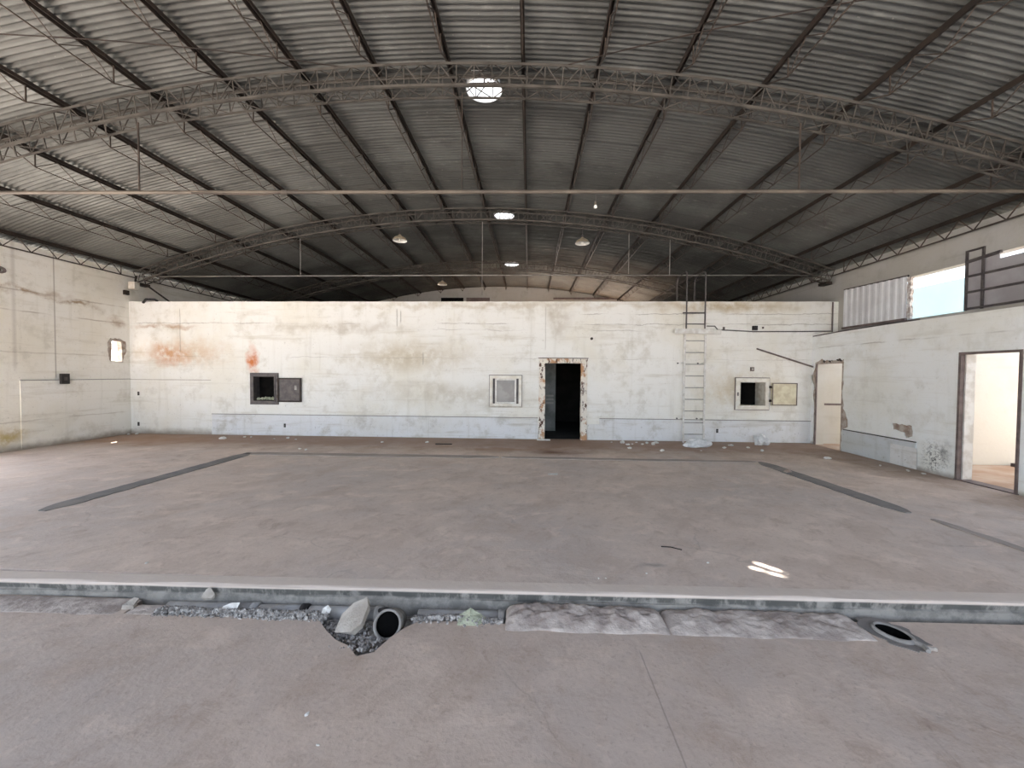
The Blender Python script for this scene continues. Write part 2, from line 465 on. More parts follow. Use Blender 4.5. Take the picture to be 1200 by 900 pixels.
def link(name, data, parent=None, loc=None, rot=None):
    o = bpy.data.objects.new(name, data)
    COL.objects.link(o)
    if parent is not None: o.parent = parent
    if loc: o.location = loc
    if rot: o.rotation_euler = rot
    return o

def tag(o, label=None, cat=None, group=None, kind=None):
    if label: o['label'] = label
    if cat: o['category'] = cat
    if group: o['group'] = group
    if kind: o['kind'] = kind
    return o

def thing(name, label, cat, group=None, loc=(0, 0, 0), rz=0.0):
    o = link(name, None, None, loc, (0, 0, rz))
    o.empty_display_size = .1
    return tag(o, label, cat, group)

def inside(p, poly):
    x, y = p; r = False
    j = len(poly) - 1
    for i in range(len(poly)):
        xi, yi = poly[i]; xj, yj = poly[j]
        if (yi > y) != (yj > y) and x < (xj - xi) * (y - yi) / (yj - yi) + xi: r = not r
        j = i
    return r

def panel(outline, holes, fn, w0, w1):
    """slab with holes: 2-D outline (u, v) swept from w0 to w1; fn(u, v, w) -> xyz"""
    loops = [outline] + list(holes)
    vs, es = [], []
    for lp in loops:
        o = len(vs)
        vs += [Vector(p) for p in lp]
        es += [(o + i, o + (i + 1) % len(lp)) for i in range(len(lp))]
    r = delaunay_2d_cdt(vs, es, [], 0, 1e-6)
    V, T = r[0], r[2]
    m = MB()
    tr = []
    for t in T:
        c = sum((Vector(V[i]) for i in t), Vector((0, 0))) / len(t)
        if inside(c, outline) and not any(inside(c, h) for h in holes): tr.append(t)
    m.add([fn(p[0], p[1], w0) for p in V], [tuple(t) for t in tr])
    m.add([fn(p[0], p[1], w1) for p in V], [tuple(reversed(t)) for t in tr])
    for lp in loops:
        k = len(lp)
        m.add([fn(*p, w0) for p in lp] + [fn(*p, w1) for p in lp], [(i, (i + 1) % k, k + (i + 1) % k, k + i) for i in range(k)])
    return m

def rect(a, b, c, d):
    return [(a, c), (b, c), (b, d), (a, d)]

def ragged(pts, step=.06, amp=.02, seed=0):
    rnd = random.Random(seed)
    out = []
    for i in range(len(pts)):
        a, b = Vector(pts[i]), Vector(pts[(i + 1) % len(pts)])
        k = max(1, int((b - a).length / step))
        nrm = Vector((-(b - a).y, (b - a).x)).normalized()
        for j in range(k):
            out.append(tuple(a.lerp(b, j / k) + nrm * rnd.uniform(-amp, amp)))
    return out

def stone(rnd, r, flat=.7):
    """a small angular lump: jittered icosahedron"""
    t = (1 + 5 ** .5) / 2
    vs = [(-1, t, 0), (1, t, 0), (-1, -t, 0), (1, -t, 0), (0, -1, t), (0, 1, t), (0, -1, -t), (0, 1, -t), (t, 0, -1), (t, 0, 1), (-t, 0, -1), (-t, 0, 1)]
    fs = [(0, 11, 5), (0, 5, 1), (0, 1, 7), (0, 7, 10), (0, 10, 11), (1, 5, 9), (5, 11, 4), (11, 10, 2), (10, 7, 6), (7, 1, 8), (3, 9, 4), (3, 4, 2), (3, 2, 6), (3, 6, 8), (3, 8, 9), (4, 9, 5), (2, 4, 11), (6, 2, 10), (8, 6, 7), (9, 8, 1)]
    q = Quaternion((rnd.random(), rnd.random() - .5, rnd.random() - .5, rnd.random() - .5)).normalized()
    out = []
    for v in vs:
        p = q @ (Vector(v) / 1.9)
        p = Vector((p.x * rnd.uniform(.75, 1.25), p.y * rnd.uniform(.75, 1.25), p.z * rnd.uniform(.75, 1.25) * flat)) * r
        out.append(p)
    return out, fs

# ------------------------------------------------------------------ dimensions of the hall
XL, XR, XRL = -10.88, 7.78, 7.17      # left wall, upper right wall, lower right wall
YB, YF, YG = 10.5, -2.6, 20.6         # dividing wall, open front, far gable
XC, ZC = -1.55, -20.94                # axis of the barrel roof
R_TOP, R_BOT, R_PUR, R_SHEET = 27.0, 26.68, 27.075, 27.145
NEIGH_Z = 6.3
ZLOW = -.112                          # level of the near floor
def arc(x, r): return ZC + math.sqrt(r * r - (x - XC) ** 2)
def ang(x, r): return math.asin((x - XC) / r)
def on_arc(a, r, y=0.0): return Vector((XC + r * math.sin(a), y, ZC + r * math.cos(a)))

# ------------------------------------------------------------------ ground and floors
m = MB().box((-90, -70, -.9), (90, 110, -.62))
g = m.build('ground', 'ground'); tag(g, 'sunlit bare earth yard around the hall', kind='structure')
m = MB().box((-14, -12, -.62), (16, 24, -.40))
g = m.build('foundation', 'ground'); tag(g, 'earth fill under the hall floors', kind='structure')
# raised slab of the hall, from the kerb to the gable
m = MB().box((XL - .2, 3.24, -.40), (XR + .2, YG + .6, 0.0))
floor = m.build('floor', 'floor'); tag(floor, 'raised dusty pinkish concrete floor of the hall', kind='structure')

# screed strips let into the raised floor
def strip(pts, wd, mat, seed, name='screed_strip'):
    rnd = random.Random(seed)
    a, b = Vector(pts[0]), Vector(pts[1])
    d = (b - a).normalized(); nn = Vector((-d.y, d.x))
    k = int((b - a).length / .12)
    L, Rr = [], []
    for i in range(k + 1):
        p = a.lerp(b, i / k)
        e = min(1, .35 + .65 * min(i, k - i) / 2)
        L.append(tuple(p + nn * (wd / 2 * e + rnd.uniform(-.012, .012))))
        Rr.append(tuple(p - nn * (wd / 2 * e + rnd.uniform(-.012, .012))))
    o = panel(L + Rr[::-1], [], lambda u, v, t: (u, v, t), -.01, .012).build(name, mat, floor, fix=True)
    return o
strip([(-5.93, 4.60), (-5.86, 8.18)], .26, 'strip', 1)
strip([(-5.95, 8.14), (-.6, 8.16)], .24, 'strip_pale', 2)
strip([(-.55, 8.16), (4.55, 8.10)], .16, 'strip_pale', 3)
strip([(4.58, 8.12), (4.80, 5.22)], .25, 'strip', 4)
strip([(4.87, 5.0), (4.98, 3.6)], .10, 'strip_pale', 5)

# kerb at the edge of the raised slab
m = MB()
K = 150
rnd = random.Random(11)
prof = [(3.245, 0.004), (3.125, 0.005), (3.108, 0.001), (3.101, -.008), (3.108, -.066), (3.094, -.072), (3.098, -.13), (3.10, -.36), (3.245, -.36)]
vs, fs = [], []
for i in range(K + 1):
    x = XL + (XRL - XL) * i / K
    sk = .014 * (x + 1.0)
    for j, (yy, zz) in enumerate(prof):
        jy = noise.noise(Vector((x * 2.1, j * .7, 3.3))) * .010 if 0 < j < 7 else 0
        jz = noise.noise(Vector((x * 1.7, j * .9, 9.1))) * .006 if 0 < j < 7 else 0
        vs.append((x, yy + sk + jy, zz + jz))
q = len(prof)
for i in range(K):
    for j in range(q):
        fs.append((i * q + j, i * q + (j + 1) % q, (i + 1) * q + (j + 1) % q, (i + 1) * q + j))
fs.append(tuple(range(q))); fs.append(tuple(reversed([K * q + j for j in range(q)])))
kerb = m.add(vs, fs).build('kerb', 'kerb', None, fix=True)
tag(kerb, 'long grey concrete kerb edging the raised floor above the broken channel', kind='structure')

# near floor slab with a jagged edge along the broken channel
edge = [(-10.88, 3.00), (-6, 3.04), (-4.4, 3.05), (-3.12, 3.05), (-3.06, 2.95), (-3.05, 2.86)]
for i in range(14): edge.append((-3.0 + i * .11, 2.865 + random.uniform(-.015, .015)))
edge += [(-1.52, 2.84), (-1.42, 2.74), (-1.31, 2.65), (-1.2, 2.60), (-1.1, 2.50), (-1.0, 2.545), (-.95, 2.68), (-.88, 2.80), (-.80, 2.88)]
for i in range(6): edge.append((-.72 + i * .10, 2.90 + random.uniform(-.012, .012)))
edge += [(-.12, 2.88), (0.5, 2.87), (1.2, 2.88), (2.0, 2.90), (2.36, 2.93), (2.42, 3.05), (2.8, 3.07), (3.4, 3.08), (5, 3.10), (7.17, 3.13)]
out = [(-10.88, -8.0), (7.17, -8.0)] + edge[::-1]
DR = Vector((2.60, 2.92)); DA_, DB_ = Vector((.42, -.907)), Vector((.907, .42))   # long and short axis of the drain mouth
dr_hole = [tuple(DR + DA_ * (.118 * math.cos(k * math.pi / 12)) + DB_ * (.094 * math.sin(k * math.pi / 12))) for k in range(24)]
nf = panel(out, [dr_hole], lambda u, v, t: (u, v, t), ZLOW, -.40).build('floor_lower', 'floor_near', None, fix=True)
tag(nf, 'near concrete floor below the kerb, with swirled worn surface', kind='structure')
# bed of the channel
m = MB()
NX, NY = 90, 6
vs, fs = [], []
for i in range(NX + 1):
    for j in range(NY + 1):
        x = -3.3 + 6.3 * i / NX; y = 2.42 + .70 * j / NY
        vs.append((x, y, -.195 + .03 * noise.noise(Vector((x * 5, y * 6, 0)))))
for i in range(NX):
    for j in range(NY):
        a = i * (NY + 1) + j
        fs.append((a, a + NY + 1, a + NY + 2, a + 1))
bed = m.add(vs, fs).build('channel_bed', 'gravel', nf)

# ------------------------------------------------------------------ walls
# dividing wall of the cold store
hole_h1 = rect(-7.40, -6.81, .93, 1.60)
hole_w = rect(-.96, -.26, .92, 1.60)
hole_d = [(.40, -.3 + 1e-3), (1.37, -.3 + 1e-3), (1.37, 2.02), (.40, 2.02)]
hole_h2 = rect(5.38, 6.02, .93, 1.55)
outl = [(XL, 0), (.40, 0), (.40, 2.02), (1.37, 2.02), (1.37, 0), (12.2, 0), (12.2, 2.76), (XR + .2, 2.76), (XR + .2, 3.6)]
# worn, slightly uneven top edge
for i in range(60):
    xx = XR + .1 - (XR + .1 - XL) * i / 60
    outl.append((xx, 3.6 + .012 * noise.noise(Vector((xx * 3, 0, 0)))))
outl.append((XL, 3.61))
wb = panel(outl, [hole_h1, hole_w, hole_h2], lambda u, v, t: (u, t, v), YB, YB + .25).build('wall_back', 'wall_back', None, fix=True)
tag(wb, 'stained whitewashed dividing wall with hatches, small window and doorway', kind='structure')
m = panel(rect(-8.58, .24, .012, .57), [], lambda u, v, t: (u, t, v), YB - .012, YB + .01); m.build('wainscot', 'wains', wb, fix=True)
m = panel([(1.53, .012), (7.17, .012), (7.17, .56), (1.84, .56), (1.84, .42), (1.53, .42)], [], lambda u, v, t: (u, t, v), YB - .012, YB + .01); m.build('wainscot', 'wains', wb, fix=True)
m = panel(rect(XL, -8.60, .012, 1.48), [], lambda u, v, t: (u, t, v), YB - .008, YB + .01); m.build('plaster_panel', 'wall_back', wb, fix=True)
m = panel(ragged(rect(1.55, 1.82, .25, .41), .06, .008, 3), [], lambda u, v, t: (u, t, v), YB - .010, YB + .01); tag(m.build('cement_patch', 'cement', wb, fix=True), 'small bare grey cement patch')

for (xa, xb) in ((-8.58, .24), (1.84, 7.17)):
    MB().box((xa, YB - .022, .562), (xb, YB - .001, .576)).build('wainscot_shadow_crack', 'strip', wb)  # thin dark strip standing in for the shadow line on the wainscot
MB().box((XL, YB - .014, 1.478), (-8.60, YB - .001, 1.490)).build('panel_lip', 'strip_pale', wb)

# left wall
hole_l = ragged([(9.98, 1.96), (10.30, 1.95), (10.31, 2.2), (10.37, 2.35), (10.33, 2.52), (10.1, 2.55), (9.97, 2.48)], .05, .012, 5)
op1 = rect(-2.0, 7.2, .0, 3.4)
outl = [(YF, -.35), (YG, -.35), (YG, 4.42), (YF, 4.42)]
wlft = panel(outl, [hole_l, op1], lambda u, v, t: (t, u, v), XL, XL - .2).build('wall_left', 'wall_left', None, fix=True)
tag(wlft, 'tall stained cream block wall with a ragged hole by the corner', kind='structure')
m = panel(rect(8.12, 10.498, .012, 1.49), [], lambda u, v, t: (t, u, v), XL - .01, XL + .014); m.build('plaster_panel', 'wall_left', wlft, fix=True)
MB().box((XL, 8.12, 1.488), (XL + .022, 10.49, 1.502)).build('panel_lip', 'strip', wlft)
# broken rim of the hole
rim_in = ragged([(10.0, 1.97), (10.285, 1.965), (10.28, 2.3), (10.26, 2.49), (10.02, 2.50)], .05, .008, 6)
rim_out = ragged([(9.965, 1.99), (10.29, 1.94), (10.33, 2.12), (10.40, 2.26), (10.38, 2.50), (10.22, 2.57), (10.0, 2.56), (9.93, 2.44), (9.93, 2.2)], .05, .012, 7)
m = panel(rim_out, [rim_in], lambda u, v, t: (t, u, v), XL + .012, XL - .12); tag(m.build('broken_rim', 'brick', wlft, fix=True), 'brown broken rim of the hole')

# right lower wall (annex)
d2o = rect(9.54, 10.36, -.002, 2.02)
d3o = rect(6.17, 6.98, -.002, 2.10)
outl = [(YF, -.35), (1.2, -.35), (1.2, 2.3), (5.0, 2.3), (5.0, -.35), (6.17, -.35), (6.17, 2.10), (6.98, 2.10), (6.98, -.35), (9.54, -.35), (9.54, 2.02), (10.36, 2.02), (10.36, -.35), (YB, -.35), (YB, 2.66), (YF, 2.66)]
wr = panel(outl, [], lambda u, v, t: (t, u, v), XRL + .018, XRL + .2).build('wall_right', 'brick', None, fix=True)
tag(wr, 'low grey-white plastered annex wall with two doorways', kind='structure')
# plaster coat with ragged breaks around the knocked-through doorway
rg = random.Random(21)
L = [(9.54 - .05, .0)]
z = .0
left_edge, right_edge = [], []
def wob(z): return .10 + .07 * math.sin(z * 3.1 + 1) + rg.uniform(-.03, .03)
for i in range(26):
    zz = 2.05 * i / 25
    right_edge.append((9.54 - (.045 + (.12 if .5 < zz < 1.6 else .03) * abs(noise.noise(Vector((zz * 2.3, 4, 0)))) * 1.6 + (.10 if .55 < zz < .95 else 0) + rg.uniform(0, .02)), zz))
    left_edge.append((10.36 + (.04 + (.10 if .6 < zz < 1.9 else .01) * abs(noise.noise(Vector((zz * 2.1, 8, 0)))) * 1.5 + rg.uniform(0, .015)), zz))
top_edge = [(9.54 - .03 + i * .11, 2.05 + rg.uniform(.0, .10)) for i in range(9)]
ph = ragged([(8.22, .80), (7.80, .80), (7.78, .60), (7.92, .55), (7.96, .66), (8.20, .68)], .05, .012, 9)
outl = [(YF, .0), (1.2, .0), (1.2, 2.3), (5.0, 2.3), (5.0, .0), (6.17, 0), (6.17, 2.10), (6.98, 2.10), (6.98, 0)] + right_edge + top_edge[1:-1] + left_edge[::-1] + [(YB, 0.0), (YB, 2.66), (YF, 2.66)]
pl = panel(outl, [ph], lambda u, v, t: (t, u, v), XRL, XRL + .018).build('plaster_coat', 'plaster', wr, fix=True)
m = panel(ragged(rect(7.70, 9.44, .012, .50), .3, .006, 2), [], lambda u, v, t: (t, u, v), XRL - .022, XRL + .005); m.build('wainscot', 'wains_dark', wr, fix=True)
m = panel(ragged(rect(7.66, 8.20, .012, .40), .3, .006, 4), [], lambda u, v, t: (t, u, v), XRL - .026, XRL - .021); m.build('wainscot_patch', 'wains', wr, fix=True)
MB().box((XRL - .034, 7.70, .50), (XRL, 9.40, .515)).build('wainscot_shadow_crack', 'stick', wr)  # dark strip drawn for the crack line above this wainscot
m = MB().box((XRL - .012, YF, 2.66), (XR + .2, YB - .002, 2.76)); m.build('ledge', 'plaster', wr)
# crumbs of brick over the knocked-through doorway
rb = random.Random(5)
for i in range(8):
    vs_, fs_ = stone(rb, rb.uniform(.035, .065))
    yy = 9.50 + i * .085
    o = MB().add([(p + Vector((XRL + .03, yy, 2.06 + rb.uniform(-.01, .06)))) for p in vs_], fs_).build('brick', 'stick' if i % 3 else 'brick', wr)

# upper right wall
outl = [(YF, 2.76), (YB + .25, 2.76), (YB + .25, -.1), (YG, -.1), (YG, 4.42), (YF, 4.42)]
holeU = [(3.6, 2.90), (10.28, 2.90), (10.28, 3.80), (8.6, 3.76), (7.53, 3.76), (7.5, 3.80), (3.6, 3.80)]
holeU2 = rect(-2.2, 3.2, 2.9, 3.8)
wru = panel(outl, [holeU, holeU2], lambda u, v, t: (t, u, v), XR, XR + .2).build('wall_right_upper', 'cement', None, fix=True)
tag(wru, 'grey upper side wall above the annex with a band of openings', kind='structure')

# far gable with a wide doorway to the yard
arcp = [(XC + 9.33 - 18.66 * i / 40, 0) for i in range(41)]
outl = [(XL, -.1), (-.4, -.1), (-.4, 4.1), (5.2, 4.1), (5.2, -.1), (XR, -.1)] + [(max(XL, min(XR, p[0])), arc(p[0], R_BOT + .42)) for p in arcp]
gh = [rect(-4.56, -3.40, 5.38, 5.60), rect(-3.25, -2.05, 5.38, 5.60)]
wg = panel(outl, [], lambda u, v, t: (u, t, v), YG, YG + .2).build('wall_gable', 'cement', None, fix=True)
tag(wg, 'pale far gable wall under the roof arch', kind='structure')
m = MB().box((-4.56, YG - .02, 5.38), (-3.40, YG + .0, 5.60)); m.build('vent_louvre', 'black', wg)
m = MB().box((-3.25, YG - .03, 5.38), (-2.05, YG + .0, 5.60)); m.build('vent_board', 'brown_frame', wg)
m = MB().box((1.2, YG - .05, 5.50), (4.4, YG + .0, 5.60)); m.build('lintel', 'brown_frame', wg)
# earth floor near the gable
m = MB().box((-6, 15.2, -.01), (XR - .02, YG - .01, .02)); e = m.build('earth_floor', 'earth', floor)
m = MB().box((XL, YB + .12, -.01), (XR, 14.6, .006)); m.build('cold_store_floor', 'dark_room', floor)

# unseen open-topped walls, added to confine the light from the gable doorway
ro = panel([(-3.5, 15.4), (5.6, 15.4), (5.6, YG - .01), (5.45, YG - .01), (5.45, 15.55), (-3.35, 15.55), (-3.35, YG - .01), (-3.5, YG - .01)], [], lambda u, v, t: (u, v, t), 0.02, 4.35).build('wall_light_baffle', 'room', None, fix=True)
tag(ro, 'unseen added walls confining the light inside the far gable', kind='structure')
# cold store behind the dividing wall
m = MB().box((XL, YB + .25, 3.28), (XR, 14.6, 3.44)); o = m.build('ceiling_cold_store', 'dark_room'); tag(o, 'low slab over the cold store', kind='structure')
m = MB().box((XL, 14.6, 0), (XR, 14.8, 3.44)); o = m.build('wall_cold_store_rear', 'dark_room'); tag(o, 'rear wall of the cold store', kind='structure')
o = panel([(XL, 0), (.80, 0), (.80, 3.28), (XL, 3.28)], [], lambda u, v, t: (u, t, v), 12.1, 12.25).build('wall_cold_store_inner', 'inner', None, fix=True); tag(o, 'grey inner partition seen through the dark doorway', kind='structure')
for zz in (.82, .93, 1.04):
    MB().box((.52, 12.085, zz), (.74, 12.10, zz + .05)).build('white_mark', 'cement', o)

# annex rooms, their roofs gone
m = MB().box((XRL + .02, 5.1, -.40), (12.4, YB, 0.004)); o = m.build('floor_annex', 'rooffloor'); tag(o, 'orange dusty floor of the annex rooms', kind='structure')
m = MB().box((XRL + .2, 8.2, 0.004), (12.2, 8.34, 2.66)); o = m.build('wall_annex_middle', 'room'); tag(o, 'cream partition wall seen through the framed doorway', kind='structure')
m = MB().box((XRL + .2, 5.1, 0.004), (12.2, 5.24, 2.66)); o = m.build('wall_annex_front', 'room'); tag(o, 'front partition of the annex', kind='structure')
m = MB().box((12.2, 5.1, 0.004), (12.4, YB + .25, 2.66)); o = m.build('wall_annex_far', 'room'); tag(o, 'outer wall of the annex', kind='structure')
m = MB().box((XRL + .2, YB - .03, 0.004), (12.2, YB - .002, 2.64)); o = m.build('wall_annex_back', 'room'); tag(o, 'cream wall seen through the knocked-through doorway', kind='structure')
m = MB().box((XRL + .2, YB - .045, .98), (12.2, YB - .03, 1.03)); m.build('dado_rail', 'brown_frame', o)

# pale blue building next door, seen through the upper opening
t = thing('neighbour_building', 'pale blue wall of the next building seen through the bright upper opening', 'building', None, (20, 20, -.62))
MB().box((0, -14, 0), (6, 14, NEIGH_Z + .62)).build('wall', 'blue_wall', t)

# ------------------------------------------------------------------ roof sheets
ceiling = link('ceiling', None); tag(ceiling, 'barrel roof of corrugated grey metal sheets', kind='structure')
PITCH_Y = .835; NCOR = 10; Y0 = 6.37 - PITCH_Y / 2 - PITCH_Y * 11; NROW = 29
A_TOT = math.asin(9.95 / R_SHEET); NA = 9; DA = 2 * A_TOT / NA
def sheet_mesh(name, nseg, ppc, hole=None):
    half = DA / 2 + .002
    ny = NCOR * ppc
    vs, fs = [], []
    for i in range(nseg + 1):
        a = -half + 2 * half * i / nseg
        for j in range(ny + 1):
            y = -.02 + (PITCH_Y + .04) * j / ny
            h = .023 * math.cos(2 * math.pi * y / (PITCH_Y / NCOR))
            h -= .026 * (j / ny - .5)      # one edge laps under its neighbour
            r = R_SHEET + h
            vs.append((r * math.sin(a), y, r * math.cos(a) - R_SHEET))
    for i in range(nseg):
        for j in range(ny):
            q = (i * (ny + 1) + j, (i + 1) * (ny + 1) + j, (i + 1) * (ny + 1) + j + 1, i * (ny + 1) + j + 1)
            if hole:
                cx = sum(vs[k][0] for k in q) / 4; cy = sum(vs[k][1] for k in q) / 4
                if math.hypot(cx - hole[0], cy - hole[1]) < hole[2]: continue
            fs.append(q)
    return MB().add(vs, fs).mesh(name, 'roof', True)
VX = -.74
va = ang(VX, R_SHEET)
sm = sheet_mesh('roof_sheet', 4, 6)
smh = sheet_mesh('roof_sheet_cut', 60, 6, (R_SHEET * math.sin(va), PITCH_Y / 2, .285))
vent_rows = (11, 17, 23)
for rrow in range(NROW):
    for k in range(NA):
        a = -A_TOT + DA * (k + .5)
        me = smh if (k == NA // 2 and rrow in vent_rows) else sm
        dz = .003 * (k % 2)
        p = on_arc(a, R_SHEET + dz, Y0 + PITCH_Y * rrow)
        link('roof_sheet', me, ceiling, p, (0, a, 0))

# roof vents
vlab = ['round turbine roof vent by the nearest arch, with bright daylight through it', 'round turbine roof vent beyond the second arch, above the dividing wall', 'round turbine roof vent by the farthest arch, deep in the dark']
for i, rrow in enumerate(vent_rows):
    y = Y0 + PITCH_Y * (rrow + .5)
    p = on_arc(va, R_SHEET, y)
    v = thing('roof_vent', vlab[i], 'roof vent', 'turbine roof vents', p)
    MB().lathe([(.272, -.05), (.272, .22), (.282, .22), (.282, -.05), (.272, -.05)], 32).build('collar', 'vent', v, True)
    MB().lathe([(.282, .02), (.36, .022), (.36, .03), (.282, .03)], 32).build('flange', 'vent', v)
    vp = [(.275, .22), (.36, .32), (.385, .42), (.34, .52), (.20, .58)]
    vm_ = MB()
    for (r0, z0), (r1, z1) in zip(vp[:-1], vp[1:]):
        w0, w1 = r0 * .205, r1 * .205
        vm_.add([(r0, -w0, z0), (r0 + .004, w0, z0), (r1 + .004, w1, z1), (r1, -w1, z1)], [(0, 1, 2, 3)])
    vme = vm_.mesh('vane', 'milky')
    vmn = vme.copy()
    for q_ in vmn.vertices: q_.co.y *= .66
    for k in range(16):
        link('vane', vmn if k == 6 and i == 0 else vme, v, None, (0, 0, 2 * math.pi * k / 16))
    MB().lathe([(.0, .60), (.12, .595), (.25, .565), (.25, .555), (.0, .58)], 24).build('cap', 'milky', v)
    MB().tube([(0, 0, .05), (0, 0, .58)], .014, 8).build('shaft', 'steel', v)
    MB().bar((-.275, 0, .06), (.275, 0, .06), .02, .03).build('cross_bar', 'steel', v)

# ------------------------------------------------------------------ arched lattice trusses
ARCH_Y = (5.8, 10.7, 15.65)
alab = ['brown lattice roof arch over the raised floor, nearest the kerb',
        'brown lattice roof arch above the dividing wall, with hanging lamps',
        'brown lattice roof arch in the dark beyond the dividing wall']
A_END = ang(XR - .06, R_TOP)
NP = 76
HW = .12
strut_me = MB().bar((0, 0, -.16), (0, 0, .16), .012).mesh('strut', 'lattice')
cross_me = MB().bar((0, -HW, 0), (0, HW, 0), .014).mesh('spacer', 'lattice')
def zig(rA, yA, rB, yB, off=0):
    pts = []
    for i in range(NP + 1):
        a = -A_END + 2 * A_END * i / NP
        pts.append(on_arc(a, rA if (i + off) % 2 else rB, yA if (i + off) % 2 else yB))
    return pts
arch_objs = []
for i, y in enumerate(ARCH_Y):
    t = thing('roof_arch', alab[i], 'roof truss', 'lattice roof arches', (XC, y, arc(XC, R_BOT)))
    o0 = Vector(t.location)
    arch_objs.append(t)
    for (r, s) in ((R_TOP, -1), (R_TOP, 1), (R_BOT, -1), (R_BOT, 1)):
        m = MB()
        pts = [on_arc(-A_END + 2 * A_END * k / 48, r, s * HW) - Vector((o0.x, 0, o0.z)) for k in range(49)]
        # angle section: two thin legs
        for a_, b_ in zip(pts[:-1], pts[1:]):
            m.bar(a_, b_, .034, .007)
            m.bar(a_ + Vector((0, s * .014, .013 if r == R_BOT else -.013)), b_ + Vector((0, s * .014, .013 if r == R_BOT else -.013)), .007, .034)
        m.build('chord', 'lattice', t)
    O = Vector((o0.x, 0, o0.z))
    for (rA, yA, rB, yB, off) in ((R_TOP, -HW, R_BOT, -HW, 0), (R_TOP, HW, R_BOT, HW, 1), (R_BOT, -HW, R_BOT, HW, 0), (R_TOP, -HW, R_TOP, HW, 1)):
        m = MB()
        pts = [p - O for p in zig(rA, yA, rB, yB, off)]
        for a_, b_ in zip(pts[:-1], pts[1:]): m.bar(a_, b_, .011)
        m.build('lacing_rod', 'lattice', t)
    for s in (-1, 1):
        for k in range(NP + 1):
            a = -A_END + 2 * A_END * k / NP
            link('strut', strut_me, t, on_arc(a, (R_TOP + R_BOT) / 2, s * HW) - O, (0, a, 0))
    for sx in (-1, 1):
        e = on_arc(sx * A_END, R_BOT - .02, 0) - O
        MB().box((e.x - .10 if sx > 0 else e.x - .05, -.14, e.z - .05), (e.x + .05 if sx > 0 else e.x + .10, .14, e.z + .02)).build('bearing_plate', 'steel', t)

# ------------------------------------------------------------------ purlins
PX = [-10.72, -9.45, -8.15, -6.85, -5.6, -4.45, -3.35, -2.25, -1.18, -.12, .93, 2.03, 3.2, 4.43, 5.65, 6.85, 7.62]
ordw = ['eave', 'first', 'second', 'third', 'fourth', 'fifth', 'sixth', 'seventh', 'eighth', 'ninth', 'tenth']
bays = [(.85, 5.8), (5.8, 10.7), (10.7, 15.65), (15.65, 20.55), (-2.55, .85)]
for i, x in enumerate(PX):
    if i == 0: lab = 'rusty lattice eave purlin along the top of the wall with the ragged hole'
    elif i == 16: lab = 'rusty lattice eave purlin along the wall over the annex doorways'
    elif i == 9: lab = 'rusty lattice roof purlin just beside the roof vents'
    elif i < 9: lab = 'rusty lattice roof purlin, %s up from the eave over the wall with ragged hole' % ordw[i]
    else: lab = 'rusty lattice roof purlin, %s up from the eave over the annex doorways' % ordw[16 - i]
    a = ang(x, R_PUR)
    p0 = on_arc(a, R_PUR, 0)
    t = thing('roof_purlin', lab, 'purlin', 'roof purlins', (p0.x, 0, p0.z))
    m = MB()
    m.bar((-.022, -2.58, 0), (-.022, YG - .02, 0), .010, .075)
    m.bar((0, -2.58, .033), (0, YG - .02, .033), .052, .010)
    m.bar((.020, -2.58, .008), (.020, YG - .02, .008), .010, .045)
    m.build('top_chord', 'steel', t)
    eave = i in (0, 16)
    dep = .26 if not eave else .29
    for (ya, yb) in bays:
        lo = []
        tp = .55
        n = 6 if not eave else 8
        ys = [ya + .12] + [ya + tp + (yb - ya - 2 * tp) * k / n for k in range(n + 1)] + [yb - .12]
        pts = [Vector((0, ys[0], -.05))] + [Vector((0, yy, -dep)) for yy in ys[1:-1]] + [Vector((0, ys[-1], -.05))]
        if eave:
            pts[0].z = -dep; pts[-1].z = -dep
        mm = MB()
        for a_, b_ in zip(pts[:-1], pts[1:]): mm.bar(a_, b_, .013 if not eave else .024)
        mm.build('bottom_rod', 'steel2', t)
        mm = MB()
        q = []
        for k in range(n):
            q.append(Vector((0, ys[1 + k], -dep))); q.append(Vector((0, (ys[1 + k] + ys[2 + k]) / 2, -.03)))
        q.append(Vector((0, ys[n + 1], -dep)))
        for a_, b_ in zip(q[:-1], q[1:]): mm.bar(a_, b_, .010 if not eave else .014)
        mm.bar((0, ys[1], -dep), (0, ys[1], -.03), .014); mm.bar((0, ys[-2], -dep), (0, ys[-2], -.03), .014)
        mm.build('lacing_rod', 'steel2', t)

# wind braces under the sheets of the near bay
for (a_, b_, lab) in (((.48, 5.68), (6.80, 2.90), 'thin diagonal wind brace rod under the roof on the annex side'),
                      ((-2.7, 5.68), (-8.1, 3.95), 'thin diagonal wind brace rod under the roof on the block wall side')):
    pts = []
    for k in range(13):
        x = a_[0] + (b_[0] - a_[0]) * k / 12; y = a_[1] + (b_[1] - a_[1]) * k / 12
        pts.append((x, y, arc(x, R_PUR - .07)))
    o = MB().tube(pts, .008, 6).build('wind_brace', 'steel'); tag(o, lab, 'brace rod')

